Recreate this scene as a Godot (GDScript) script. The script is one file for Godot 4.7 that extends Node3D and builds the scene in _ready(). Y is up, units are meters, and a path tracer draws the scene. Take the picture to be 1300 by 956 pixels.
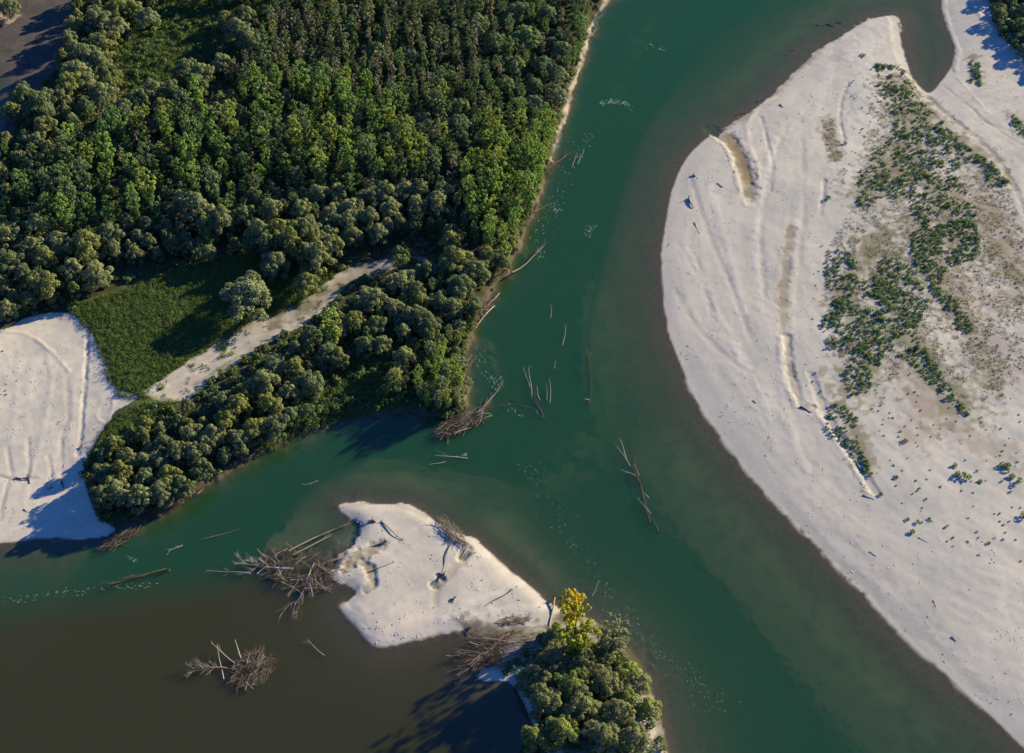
extends Node3D
# A river confluence seen from the air: a wooded bank, a wide gravel bar, a small gravel island with stranded driftwood.
# World: x to the right, y up, -z away; one unit is a metre, the river surface is y = 0.

const CAM := Vector3(0, 440.6, 369.7)
const TILT := 50.0
const FOCAL := 1917.2            # of the 1300 x 956 survey picture that the coordinates below were read from
const STEP := 0.65
const X0 := -312.0
const Z0 := -292.0
const NX := 960
const NZ := 758

var rng := RandomNumberGenerator.new()
var M := {}                      # materials
var used := {}
# ground maps, one value for each grid point
var region := PackedInt32Array() # 0 river, 1 wooded land, 2 left sandbar, 3 gravel bar, 4 island, 5 mudflat, 6 dry channel, 7 meadow
var H := PackedFloat32Array()
var CR := PackedFloat32Array()
var CG := PackedFloat32Array()
var CB := PackedFloat32Array()

# ------------------------------------------------------------------ set-up
func _ready() -> void:
	rng.seed = 4711
	make_camera_and_light()
	make_materials()
	make_plant_materials()
	make_ground()
	make_water()
	make_trees()
	make_low_plants()
	make_wanted()
	make_dead_wood()
	make_cobbles()
	make_foam()

func make_camera_and_light() -> void:
	var cam := Camera3D.new()
	cam.name = "camera"
	add_child(cam)
	cam.position = CAM
	cam.rotation_degrees = Vector3(-TILT, 0, 0)
	cam.fov = 28.0
	cam.near = 1.0
	cam.far = 9000.0
	cam.current = true
	var env := Environment.new()
	env.background_mode = Environment.BG_SKY
	var sm := ProceduralSkyMaterial.new()
	sm.sky_top_color = Color(0.152, 0.305, 0.552)
	sm.sky_horizon_color = Color(0.222, 0.362, 0.552)
	sm.sky_curve = 0.12
	sm.ground_bottom_color = Color(0.25, 0.26, 0.24)
	sm.ground_horizon_color = Color(0.222, 0.340, 0.480)
	sm.sun_angle_max = 1.0
	var sky := Sky.new()
	sky.sky_material = sm
	env.sky = sky
	env.tonemap_mode = Environment.TONE_MAPPER_LINEAR
	env.tonemap_exposure = 3.3
	env.volumetric_fog_enabled = true
	env.volumetric_fog_density = 0.0
	env.sdfgi_enabled = true
	env.ssao_enabled = true
	env.ssil_enabled = true
	var we := WorldEnvironment.new()
	we.name = "environment"
	we.environment = env
	add_child(we)
	var sun := DirectionalLight3D.new()
	sun.name = "sun"
	sun.light_energy = 1.6
	sun.light_color = Color(1.0, 0.925, 0.765)
	sun.light_angular_distance = 0.55
	sun.shadow_enabled = true
	add_child(sun)
	var el := deg_to_rad(20.5)
	var az := deg_to_rad(31.0)
	var to_sun := Vector3(cos(el) * cos(az), sin(el), -cos(el) * sin(az))
	sun.look_at_from_position(to_sun * 500.0, Vector3.ZERO, Vector3.UP)

# a point of the survey picture, on the level h
func at(x: float, y: float, h := 0.0) -> Vector3:
	var s := sin(deg_to_rad(TILT))
	var c := cos(deg_to_rad(TILT))
	var u := 478.0 - y
	var d := Vector3(x - 650.0, -s * FOCAL + c * u, -c * FOCAL - s * u)
	return CAM + d * ((h - CAM.y) / d.y)

func noise(freq: float, sd: int, oct := 3) -> FastNoiseLite:
	var n := FastNoiseLite.new()
	n.noise_type = FastNoiseLite.TYPE_SIMPLEX_SMOOTH
	n.frequency = freq
	n.seed = sd
	n.fractal_octaves = oct
	return n

func srgb(r: float, g: float, b: float) -> Color:
	return Color(r, g, b).linear_to_srgb()

# ------------------------------------------------------------------ materials
func noise_tex(freq: float, sd: int, lo: Color, hi: Color, size := 512, oct := 4) -> NoiseTexture2D:
	var t := NoiseTexture2D.new()
	t.width = size
	t.height = size
	t.seamless = true
	t.noise = noise(freq, sd, oct)
	var g := Gradient.new()
	g.set_color(0, lo)
	g.set_color(1, hi)
	t.color_ramp = g
	return t

func make_materials() -> void:
	var gm := StandardMaterial3D.new()
	gm.resource_name = "shingle"
	gm.vertex_color_use_as_albedo = true
	gm.roughness = 0.95
	gm.metallic_specular = 0.2
	gm.uv1_triplanar = true
	gm.uv1_world_triplanar = true
	gm.uv1_scale = Vector3(0.031, 0.031, 0.031)
	gm.albedo_texture = noise_tex(0.11, 5, Color(0.60, 0.60, 0.61), Color(1, 1, 1), 1024, 5)
	gm.heightmap_enabled = true
	gm.heightmap_scale = 3.5
	gm.heightmap_texture = noise_tex(0.07, 9, Color(0, 0, 0), Color(1, 1, 1), 1024, 5)
	M.shingle = gm
	var wm := StandardMaterial3D.new()
	wm.resource_name = "river_surface"
	wm.transparency = BaseMaterial3D.TRANSPARENCY_ALPHA
	wm.albedo_color = Color(0.2, 0.32, 0.28, 0.02)
	wm.roughness = 0.12
	wm.metallic_specular = 0.36
	wm.uv1_triplanar = true
	wm.uv1_world_triplanar = true
	wm.uv1_scale = Vector3(0.02, 0.02, 0.02)
	wm.normal_enabled = true
	var nt := NoiseTexture2D.new()
	nt.width = 512
	nt.height = 512
	nt.seamless = true
	nt.as_normal_map = true
	nt.bump_strength = 3.0
	nt.noise = noise(0.03, 21, 4)
	wm.normal_texture = nt
	wm.normal_scale = 0.35
	M.water = wm

# ------------------------------------------------------------------ ground maps
func poly(pts: Array) -> PackedVector2Array:
	var out := PackedVector2Array()
	var i := 0
	while i < pts.size():
		var p := at(pts[i], pts[i + 1])
		out.append(Vector2((p.x - X0) / STEP, (p.z - Z0) / STEP))
		i += 2
	return out

# the polygon, its corners rounded by a spline
func curve_poly(pts: Array) -> PackedVector2Array:
	var a := poly(pts)
	var out := PackedVector2Array()
	var n := a.size()
	for i in n:
		for k in 4:
			out.append(a[i].cubic_interpolate(a[(i + 1) % n], a[(i - 1 + n) % n], a[(i + 2) % n], k / 4.0))
	return out

func fill(a: PackedVector2Array, id: int) -> void:
	var n := a.size()
	for j in NZ:
		var y := float(j)
		var xs := PackedFloat32Array()
		for i in n:
			var p := a[i]
			var q := a[(i + 1) % n]
			if (p.y <= y) != (q.y <= y):
				xs.append(p.x + (y - p.y) / (q.y - p.y) * (q.x - p.x))
		xs.sort()
		var k := 0
		while k + 1 < xs.size():
			var lo := maxi(0, ceili(xs[k]))
			var hi := mini(NX - 1, floori(xs[k + 1]))
			for i in range(lo, hi + 1):
				region[j * NX + i] = id
			k += 2

func blur(a: PackedFloat32Array, r: int, times := 2) -> PackedFloat32Array:
	var w := 1.0 / (2 * r + 1)
	for t in times:
		var b := a.duplicate()
		for j in NZ:
			var o := j * NX
			var s := a[o] * (r + 1)
			for i in r: s += a[o + i]
			for i in NX:
				s += a[o + mini(i + r, NX - 1)]
				if i > 0: s -= a[o + maxi(i - r - 1, 0)]
				else: s -= a[o]
				b[o + i] = s * w
		var c := b.duplicate()
		for i in NX:
			var s := b[i] * (r + 1)
			for j in r: s += b[i + j * NX]
			for j in NZ:
				s += b[i + mini(j + r, NZ - 1) * NX]
				if j > 0: s -= b[i + maxi(j - r - 1, 0) * NX]
				else: s -= b[i]
				c[i + j * NX] = s * w
		a = c
	return a

# distance (in metres) from each point where inside == want to the nearest point where it is not; near: the region found there
func distances(want_land: bool, near: PackedInt32Array) -> PackedFloat32Array:
	var d := PackedFloat32Array()
	d.resize(NX * NZ)
	for i in NX * NZ:
		var land := region[i] != 0
		if land == want_land:
			d[i] = 1e6
		else:
			d[i] = 0.0
			near[i] = region[i]
	var dg := STEP * 1.4142
	for j in NZ:
		for i in NX:
			var o := j * NX + i
			var v := d[o]
			if v == 0.0: continue
			var w: float
			if i > 0:
				w = d[o - 1] + STEP
				if w < v: v = w; near[o] = near[o - 1]
			if j > 0:
				w = d[o - NX] + STEP
				if w < v: v = w; near[o] = near[o - NX]
				if i > 0:
					w = d[o - NX - 1] + dg
					if w < v: v = w; near[o] = near[o - NX - 1]
				if i < NX - 1:
					w = d[o - NX + 1] + dg
					if w < v: v = w; near[o] = near[o - NX + 1]
			d[o] = v
	for jj in NZ:
		var j := NZ - 1 - jj
		for ii in NX:
			var i := NX - 1 - ii
			var o := j * NX + i
			var v := d[o]
			if v == 0.0: continue
			var w: float
			if i < NX - 1:
				w = d[o + 1] + STEP
				if w < v: v = w; near[o] = near[o + 1]
			if j < NZ - 1:
				w = d[o + NX] + STEP
				if w < v: v = w; near[o] = near[o + NX]
				if i > 0:
					w = d[o + NX - 1] + dg
					if w < v: v = w; near[o] = near[o + NX - 1]
				if i < NX - 1:
					w = d[o + NX + 1] + dg
					if w < v: v = w; near[o] = near[o + NX + 1]
			d[o] = v
	return d

# a stroke along a line of survey points: lifts the ground by dh and mixes in a colour over a width (metres) with an uneven soft edge
func stroke(pts: Array, width: float, dh: float, col: Color, mix: float, ragged := 0.6, sd := 1, soft := false) -> void:
	var a := poly(pts)
	var n := noise(0.14, sd, 4)
	var cs := PackedVector2Array()
	for i in a.size() - 1:
		for k in 6:
			cs.append(a[i].cubic_interpolate(a[i + 1], a[maxi(i - 1, 0)], a[mini(i + 2, a.size() - 1)], k / 6.0))
	cs.append(a[a.size() - 1])
	var best := {}
	var reach := width / STEP * 1.3 + 1.0
	for i in cs.size() - 1:
		var p := cs[i]
		var q := cs[i + 1]
		for j in range(maxi(0, floori(minf(p.y, q.y) - reach)), mini(NZ - 1, ceili(maxf(p.y, q.y) + reach)) + 1):
			for k in range(maxi(0, floori(minf(p.x, q.x) - reach)), mini(NX - 1, ceili(maxf(p.x, q.x) + reach)) + 1):
				var c := Geometry2D.get_closest_point_to_segment(Vector2(k, j), p, q)
				var d := c.distance_to(Vector2(k, j)) * STEP
				var o := j * NX + k
				if d < width * 1.3 and (not best.has(o) or best[o] > d):
					best[o] = d
	for o in best:
		var x := float(o % NX)
		var y := float(o / NX)
		var d: float = best[o] * (1.0 + ragged * n.get_noise_2d(x, y))
		var w := (1.0 - smoothstep(0.0 if soft else width * (0.5 if absf(dh) > 0.3 else 0.3), width, d)) * clampf(0.85 + 1.1 * n.get_noise_2d(x * 0.45 + 700.0, y * 0.45), 0.15, 1.0)
		H[o] += dh * w * 0.5
		var m := mix * w
		CR[o] = lerpf(CR[o], col.r, m)
		CG[o] = lerpf(CG[o], col.g, m)
		CB[o] = lerpf(CB[o], col.b, m)

# a rise of the river bed up to the given depth below the surface
func shoal(pts: Array, width: float, depth: float, col: Color, sd: int) -> void:
	var before := H.duplicate()
	var r := CR.duplicate()
	var g := CG.duplicate()
	var b := CB.duplicate()
	stroke(pts, width * 1.35, 4.0, col, 0.6, 0.25, sd, true)
	for o in NX * NZ:
		if before[o] == H[o]: continue
		H[o] = minf(H[o], -depth) if before[o] < -depth else before[o]
		if before[o] > -0.35:
			CR[o] = r[o]
			CG[o] = g[o]
			CB[o] = b[o]

func height_at(x: float, z: float) -> float:
	var u := clampf((x - X0) / STEP, 0.0, NX - 1.001)
	var v := clampf((z - Z0) / STEP, 0.0, NZ - 1.001)
	var i := int(u)
	var j := int(v)
	var o := j * NX + i
	return lerpf(lerpf(H[o], H[o + 1], u - i), lerpf(H[o + NX], H[o + NX + 1], u - i), v - j)

func region_at(x: float, z: float) -> int:
	var i := clampi(roundi((x - X0) / STEP), 0, NX - 1)
	var j := clampi(roundi((z - Z0) / STEP), 0, NZ - 1)
	return region[j * NX + i]

func make_ground() -> void:
	var n_all := NX * NZ
	region.resize(n_all)
	# wooded land on the left
	fill(curve_poly([772,-70, 770,0, 757,20, 746,50, 735,90, 723,122, 717,150, 708,182, 698,208, 690,232, 679,264, 664,300, 654,326, 640,350, 620,378, 606,408, 594,440, 590,470, 597,500, 592,520, 565,532, 530,522, 490,524, 440,534, 400,548, 340,574, 282,604, 244,624, 216,644, 188,662, 150,678, 110,684, 60,684, 0,690, -120,700, -330,720, -330,-70]), 1)
	# the shaded mudflat in the far corner, with a backwater
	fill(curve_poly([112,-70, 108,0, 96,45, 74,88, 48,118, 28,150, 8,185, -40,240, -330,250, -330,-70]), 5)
	fill(curve_poly([6,96, 14,112, 12,135, 4,160, -30,200, -200,220, -200,130, -60,90]), 0)
	# pale sandbar
	fill(curve_poly([-330,430, -60,428, 0,424, 40,406, 88,402, 112,420, 128,448, 138,478, 150,498, 176,506, 168,516, 146,528, 128,556, 112,584, 108,606, 114,634, 126,660, 150,676, 110,684, 60,684, 0,690, -120,700, -330,720]), 2)
	# dry channel
	fill(curve_poly([182,500, 206,486, 240,462, 280,436, 322,412, 372,392, 410,366, 440,346, 486,334, 520,336, 500,346, 452,358, 424,384, 398,410, 352,434, 308,462, 268,490, 238,512, 205,514]), 6)
	# meadow
	fill(curve_poly([96,392, 150,372, 230,346, 300,326, 360,330, 420,340, 410,366, 372,392, 322,412, 280,436, 240,462, 206,486, 182,500, 158,500, 146,480, 136,450, 120,420]), 7)
	# gravel bar
	fill(curve_poly([1140,21, 1106,24, 1076,40, 1045,56, 1012,84, 985,112, 958,136, 930,152, 904,170, 880,190, 863,214, 853,240, 847,270, 841,302, 839,340, 842,380, 848,420, 858,450, 870,480, 890,520, 920,562, 950,602, 990,646, 1040,698, 1090,750, 1150,812, 1212,867, 1310,960, 1400,1040, 1750,1040, 1750,-70, 1240,-70, 1200,-30, 1195,0, 1198,18, 1206,42, 1212,62, 1207,86, 1192,106, 1180,118, 1168,108, 1156,90, 1148,58]), 3)
	# gravel island
	fill(curve_poly([428,646, 440,638, 490,638, 520,641, 546,656, 560,667, 590,680, 602,683, 620,700, 650,726, 680,751, 698,766, 730,778, 762,794, 798,832, 824,868, 850,960, 866,1060, 880,1300, 720,1300, 704,1060, 690,960, 664,890, 646,866, 624,866, 606,862, 612,850, 634,842, 640,826, 622,812, 604,805, 588,800, 562,802, 540,809, 486,820, 466,811, 442,782, 434,770, 452,754, 440,742, 426,738, 416,720, 428,700, 452,684, 452,664]), 4)
	var near_w := PackedInt32Array()
	var near_l := PackedInt32Array()
	near_w.resize(n_all)
	near_l.resize(n_all)
	var dw := distances(false, near_w)
	var dl := distances(true, near_l)
	var sd := PackedFloat32Array()
	sd.resize(n_all)
	var top := PackedFloat32Array()
	var slope := PackedFloat32Array()
	top.resize(n_all)
	slope.resize(n_all)
	CR.resize(n_all)
	CG.resize(n_all)
	CB.resize(n_all)
	H.resize(n_all)
	#            river wood  sand  bar   isle  mud   dry  meadow
	var tops := [4.6, 2.4, 1.3, 1.7, 1.0, 0.5, 1.5, 2.0]
	var steep := [0.10, 0.7, 0.07, 0.10, 0.32, 0.05, 0.1, 0.3]
	var under := [0.1, 0.5, 0.08, 0.05, 0.09, 0.08, 0.1, 0.1]
	var cols := [Color(0.085, 0.070, 0.042), Color(0.050, 0.048, 0.026), Color(0.42, 0.395, 0.335), Color(0.365, 0.355, 0.315), Color(0.40, 0.375, 0.320), Color(0.070, 0.062, 0.055), Color(0.34, 0.31, 0.255), Color(0.05, 0.075, 0.022)]  # the mud is darkened to stand in for tree shade
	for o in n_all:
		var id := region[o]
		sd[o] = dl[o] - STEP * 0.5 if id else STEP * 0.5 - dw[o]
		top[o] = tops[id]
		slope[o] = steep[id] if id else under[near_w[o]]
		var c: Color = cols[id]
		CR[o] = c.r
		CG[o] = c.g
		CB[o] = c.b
	sd = blur(sd, 1, 2)
	top = blur(top, 6, 2)
	slope = blur(slope, 6, 2)
	var big := noise(0.012, 3, 3)
	var mid := noise(0.06, 7, 3)
	var fine := noise(0.22, 8, 2)
	for j in NZ:
		for i in NX:
			var o := j * NX + i
			var x := X0 + i * STEP
			var z := Z0 + j * STEP
			var b := big.get_noise_2d(x, z)
			var m := mid.get_noise_2d(x, z)
			var d := sd[o] + m * lerpf(0.3, 3.2, smoothstep(0.3, 0.5, slope[o]))
			if d >= 0.0:
				var t := top[o]
				var k := 1.0 - exp(-slope[o] * d / t)
				H[o] = t * k + (0.35 * b + 0.22 * m + 0.03 * fine.get_noise_2d(x, z)) * k
			else:
				var t := 4.6 + 2.0 * b
				H[o] = -t * (1.0 - exp(slope[o] * d / t)) + 0.15 * m * (1.0 - exp(0.15 * d))
	paint_ground(mid, fine)
	build_ground()

func build_ground() -> void:
	var outer := [4000.0, 1800.0, 900.0, 450.0, 200.0, 80.0, 30.0]
	var xs := PackedFloat32Array()
	var zs := PackedFloat32Array()
	for e in outer:
		xs.append(X0 - e)
		zs.append(Z0 - e)
	for i in NX: xs.append(X0 + i * STEP)
	for j in NZ: zs.append(Z0 + j * STEP)
	for k in outer.size():
		xs.append(X0 + (NX - 1) * STEP + outer[outer.size() - 1 - k])
		zs.append(Z0 + (NZ - 1) * STEP + outer[outer.size() - 1 - k])
	var pad := outer.size()
	var w := xs.size()
	var h := zs.size()
	var pos := PackedVector3Array()
	var nor := PackedVector3Array()
	var col := PackedColorArray()
	pos.resize(w * h)
	nor.resize(w * h)
	col.resize(w * h)
	for j in h:
		var jj := clampi(j - pad, 0, NZ - 1)
		for i in w:
			var ii := clampi(i - pad, 0, NX - 1)
			var o := jj * NX + ii
			pos[j * w + i] = Vector3(xs[i], H[o], zs[j])
			var a := jj * NX + mini(ii + 1, NX - 1)
			var b := jj * NX + maxi(ii - 1, 0)
			var c := mini(jj + 1, NZ - 1) * NX + ii
			var e := maxi(jj - 1, 0) * NX + ii
			nor[j * w + i] = Vector3(H[b] - H[a], 2.0 * STEP, H[e] - H[c]).normalized()
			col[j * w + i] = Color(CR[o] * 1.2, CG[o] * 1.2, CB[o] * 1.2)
	var names := ["river_bed", "forest_floor", "sandbar", "gravel_bar", "gravel_island", "mudflat", "dry_channel", "meadow_ground"]
	for id in names.size():
		var remap := PackedInt32Array()
		remap.resize(w * h)
		remap.fill(-1)
		var p := PackedVector3Array()
		var n := PackedVector3Array()
		var c := PackedColorArray()
		var ix := PackedInt32Array()
		for j in h - 1:
			var jj := clampi(j - pad, 0, NZ - 1)
			for i in w - 1:
				if region[jj * NX + clampi(i - pad, 0, NX - 1)] != id: continue
				var o := j * w + i
				for v in [o, o + 1, o + w, o + 1, o + w + 1, o + w]:
					if remap[v] < 0:
						remap[v] = p.size()
						p.append(pos[v])
						n.append(nor[v])
						c.append(col[v])
					ix.append(remap[v])
		var arr := []
		arr.resize(Mesh.ARRAY_MAX)
		arr[Mesh.ARRAY_VERTEX] = p
		arr[Mesh.ARRAY_NORMAL] = n
		arr[Mesh.ARRAY_COLOR] = c
		arr[Mesh.ARRAY_INDEX] = ix
		var mesh := ArrayMesh.new()
		mesh.add_surface_from_arrays(Mesh.PRIMITIVE_TRIANGLES, arr)
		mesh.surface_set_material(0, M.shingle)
		var o := MeshInstance3D.new()
		o.name = names[id]
		o.mesh = mesh
		o.set_meta("kind", "structure")
		add_child(o)

func make_water() -> void:
	var pm := PlaneMesh.new()
	pm.size = Vector2(7000, 7000)
	pm.material = M.water
	var s := MeshInstance3D.new()
	s.name = "river"
	s.mesh = pm
	s.set_meta("kind", "structure")
	add_child(s)
	# green river water; the side stream on the lower left is brown with silt, and the two mix along a line
	var a := at(-20, 757)
	var b := at(590, 667)
	var u := Vector3(b.x - a.x, 0, b.z - a.z).normalized()
	var v := Vector3(-u.z, 0, u.x)
	var green := Color(0.032, 0.152, 0.052)
	var brown := Color(0.100, 0.096, 0.014)
	water_box("river_water", b, u, v, -700.0, 700.0, -700.0, 0.0, green, 0.35)
	water_box("river_water", b, u, v, 0.02, 700.0, 0.02, 45.0, green, 0.35)
	water_box("river_water", b, u, v, 20.02, 700.0, 45.02, 400.0, green, 0.35)
	water_box("side_stream_water", b, u, v, 0.02, 20.0, 45.02, 400.0, brown, 0.5)
	for k in 6:
		var t := (k + 1) / 7.0
		water_box("mixing_water", b, u, v, -700.0, 0.0, 0.02 + k * 2.5, 2.5 + k * 2.5, green.lerp(brown, t), lerpf(0.35, 0.5, t))
	water_box("side_stream_water", b, u, v, -700.0, 0.0, 15.02, 400.0, brown, 0.5)

func water_box(called: String, o: Vector3, u: Vector3, v: Vector3, u0: float, u1: float, v0: float, v1: float, col: Color, thick: float) -> void:
	var fm := FogMaterial.new()
	fm.resource_name = called
	fm.albedo = srgb(col.r, col.g, col.b)
	fm.density = thick
	var fv := FogVolume.new()
	fv.name = numbered(called)
	fv.shape = RenderingServer.FOG_VOLUME_SHAPE_BOX
	fv.size = Vector3(u1 - u0, 12, v1 - v0)
	fv.basis = Basis(u, Vector3.UP, v)
	fv.position = Vector3(o.x, -6.01, o.z) + u * (u0 + u1) / 2.0 + v * (v0 + v1) / 2.0
	fv.material = fm
	fv.set_meta("kind", "structure")
	add_child(fv)

# ------------------------------------------------------------------ naming
func numbered(called: String) -> String:
	var n: int = used.get(called, 0)
	used[called] = n + 1
	return called if n == 0 else "%s_%03d" % [called, n]

func tag(o: Node3D, label: String, category: String, group := "", kind := "") -> void:
	o.set_meta("label", label)
	if category: o.set_meta("category", category)
	if group: o.set_meta("group", group)
	if kind: o.set_meta("kind", kind)

func thing(called: String, where: Vector3, label: String, category: String, group := "") -> Node3D:
	var o := Node3D.new()
	o.name = numbered(called)
	add_child(o)
	o.position = where
	tag(o, label, category, group)
	return o

func part(called: String, mesh: Mesh, parent: Node3D, mat: Material = null) -> MeshInstance3D:
	var o := MeshInstance3D.new()
	o.name = called
	o.mesh = mesh
	if mat: o.material_override = mat
	parent.add_child(o, true)
	return o

# ------------------------------------------------------------------ shapes
class Leaves:
	var p := PackedVector3Array()
	var n := PackedVector3Array()
	var c := PackedColorArray()
	var ix := PackedInt32Array()
	# one leaf spray: a bent diamond about `size` across
	func spray(at: Vector3, out: Vector3, size: float, tone: Color, r: RandomNumberGenerator, soft: float) -> void:
		var face := (out * 0.9 + Vector3(r.randf_range(-1, 1), r.randf_range(-1, 1), r.randf_range(-1, 1))).normalized()
		var side := face.cross(Vector3(r.randf_range(-1, 1), r.randf_range(-1, 1), r.randf_range(-1, 1))).normalized()
		var up := face.cross(side)
		var k := p.size()
		var a := size * r.randf_range(0.7, 1.3)
		var b := size * r.randf_range(0.35, 0.7)
		var nn := face.lerp(out, soft).normalized()
		for v in [side * a, up * b, -side * a * 0.8, -up * b]:
			p.append(at + v)
			n.append((nn + v * (0.25 / size)).normalized())
			c.append(tone)
		p[k] -= face * size * 0.3
		for v in [0, 2, 1, 0, 3, 2]: ix.append(k + v)
	func mesh() -> ArrayMesh:
		var arr := []
		arr.resize(Mesh.ARRAY_MAX)
		arr[Mesh.ARRAY_VERTEX] = p
		arr[Mesh.ARRAY_NORMAL] = n
		arr[Mesh.ARRAY_COLOR] = c
		arr[Mesh.ARRAY_INDEX] = ix
		var m := ArrayMesh.new()
		m.add_surface_from_arrays(Mesh.PRIMITIVE_TRIANGLES, arr)
		return m

func rand_dir() -> Vector3:
	var y := rng.randf_range(-1, 1)
	var a := rng.randf() * TAU
	var q := sqrt(1.0 - y * y)
	return Vector3(q * cos(a), y, q * sin(a))

# leaf sprays over a heap of lumps; lumps: [centre, radius]
func crown_from(lumps: Array, per: float, size: float, soft: float, squash := 0.85) -> ArrayMesh:
	var L := Leaves.new()
	for b in lumps:
		var c: Vector3 = b[0]
		var r: float = b[1]
		var lump_tone := rng.randf_range(0.82, 1.16)
		var warm := rng.randf_range(-0.06, 0.06)
		for k in int(per * r * r):
			var d := rand_dir()
			if d.y < -0.35: d.y = -d.y
			var q := c + Vector3(d.x, d.y * squash, d.z) * r * rng.randf_range(0.72, 1.08)
			var hidden := false
			for e in lumps:
				if e[0] != c and q.distance_squared_to(e[0]) < e[1] * e[1] * 0.42:
					hidden = true
					break
			if hidden: continue
			var t := lump_tone * rng.randf_range(0.72, 1.28)
			L.spray(q, (d + Vector3(0, 0.15, 0)).normalized(), size, Color(t * (1.0 + warm), t, t * (1.0 - warm)), rng, soft)
	return L.mesh()

func willow_crown() -> ArrayMesh:        # broad cauliflower crown, about 14 m across and 12 m high
	var lumps := []
	var lean := Vector3(rng.randf_range(-1.0, 1.0), 0, rng.randf_range(-1.0, 1.0))
	var heads := []
	for k in rng.randi_range(4, 6):
		var a := k * 1.25 + rng.randf_range(-0.4, 0.4)
		var q := rng.randf_range(2.0, 3.9)
		heads.append([Vector3(cos(a) * q, rng.randf_range(5.2, 7.4), sin(a) * q) + lean, rng.randf_range(2.7, 3.6)])
	heads.append([Vector3(0, rng.randf_range(8.0, 9.4), 0) + lean, rng.randf_range(2.6, 3.4)])
	for h in heads:
		for k in 13:
			var d := rand_dir()
			if d.y < -0.5: d.y = -d.y
			lumps.append([h[0] + d * h[1] * rng.randf_range(0.62, 0.9), rng.randf_range(0.85, 1.6)])
	for k in 12:
		var a := rng.randf() * TAU
		var q := rng.randf_range(3.2, 5.4)
		lumps.append([Vector3(cos(a) * q, rng.randf_range(2.4, 4.0), sin(a) * q) + lean, rng.randf_range(1.0, 1.7)])
	return crown_from(lumps, 58.0, 0.35, 0.5)

func poplar_crown() -> ArrayMesh:        # upright open crown, about 7 m across, 3 to 18 m up
	var lumps := []
	var n := 62
	for k in n:
		var t := (k + rng.randf()) / n
		var w := 3.3 * sin(PI * pow(1.0 - t, 0.62)) * rng.randf_range(0.7, 1.05) + 0.15
		var a := k * 2.4 + rng.randf_range(-0.9, 0.9)
		var q := w * sqrt(rng.randf_range(0.15, 1.0))
		lumps.append([Vector3(cos(a) * q, 3.2 + 14.6 * t, sin(a) * q), rng.randf_range(0.5, 1.05) * lerpf(1.1, 0.65, t)])
	return crown_from(lumps, 74.0, 0.36, 0.3, 1.15)

func broad_poplar_crown() -> ArrayMesh:  # old open-grown poplar, about 12 m across and 20 m high
	var lumps := []
	var n := 120
	for k in n:
		var t := (k + rng.randf()) / n
		var w := 5.6 * sin(PI * pow(1.0 - t, 0.5)) * rng.randf_range(0.6, 1.1) + 0.25
		var a := k * 2.4 + rng.randf_range(-0.9, 0.9)
		var q := w * sqrt(rng.randf_range(0.2, 1.0))
		lumps.append([Vector3(cos(a) * q, 2.5 + 17.0 * t, sin(a) * q), rng.randf_range(0.5, 1.15) * lerpf(1.15, 0.6, t)])
	return crown_from(lumps, 92.0, 0.34, 0.25, 1.0)

func slender_crown() -> ArrayMesh:       # narrow young tree, about 3 m across, 2 to 13 m up
	var lumps := []
	for k in 18:
		var t := (k + rng.randf()) / 18.0
		var w := 1.35 * sin(PI * pow(1.0 - t * 0.97, 0.7)) + 0.08
		var a := k * 2.4 + rng.randf_range(-0.6, 0.6)
		lumps.append([Vector3(cos(a) * w * 0.7, 2.2 + 10.5 * t, sin(a) * w * 0.7), rng.randf_range(0.5, 0.95) * lerpf(1.1, 0.6, t)])
	return crown_from(lumps, 70.0, 0.34, 0.4, 1.25)

func dome_crown() -> ArrayMesh:          # fine-leaved round sallow, about 8 m across and 7 m high
	var lumps := []
	for k in 46:
		var d := rand_dir()
		d.y = absf(d.y) * 1.05 - 0.12
		lumps.append([Vector3(0, 2.9, 0) + Vector3(d.x * 3.2, d.y * 3.1, d.z * 3.2) * rng.randf_range(0.7, 0.98), rng.randf_range(0.7, 1.25)])
	return crown_from(lumps, 55.0, 0.32, 0.6)

func shrub_crown(r: float, tall: float, count: int) -> ArrayMesh:
	var lumps := []
	for k in count:
		var a := rng.randf() * TAU
		var q := r * sqrt(rng.randf()) * 0.75
		lumps.append([Vector3(cos(a) * q, tall * rng.randf_range(0.25, 0.75), sin(a) * q), r * rng.randf_range(0.35, 0.6)])
	return crown_from(lumps, 60.0 / (r * r), r * 0.3, 0.45)

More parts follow.
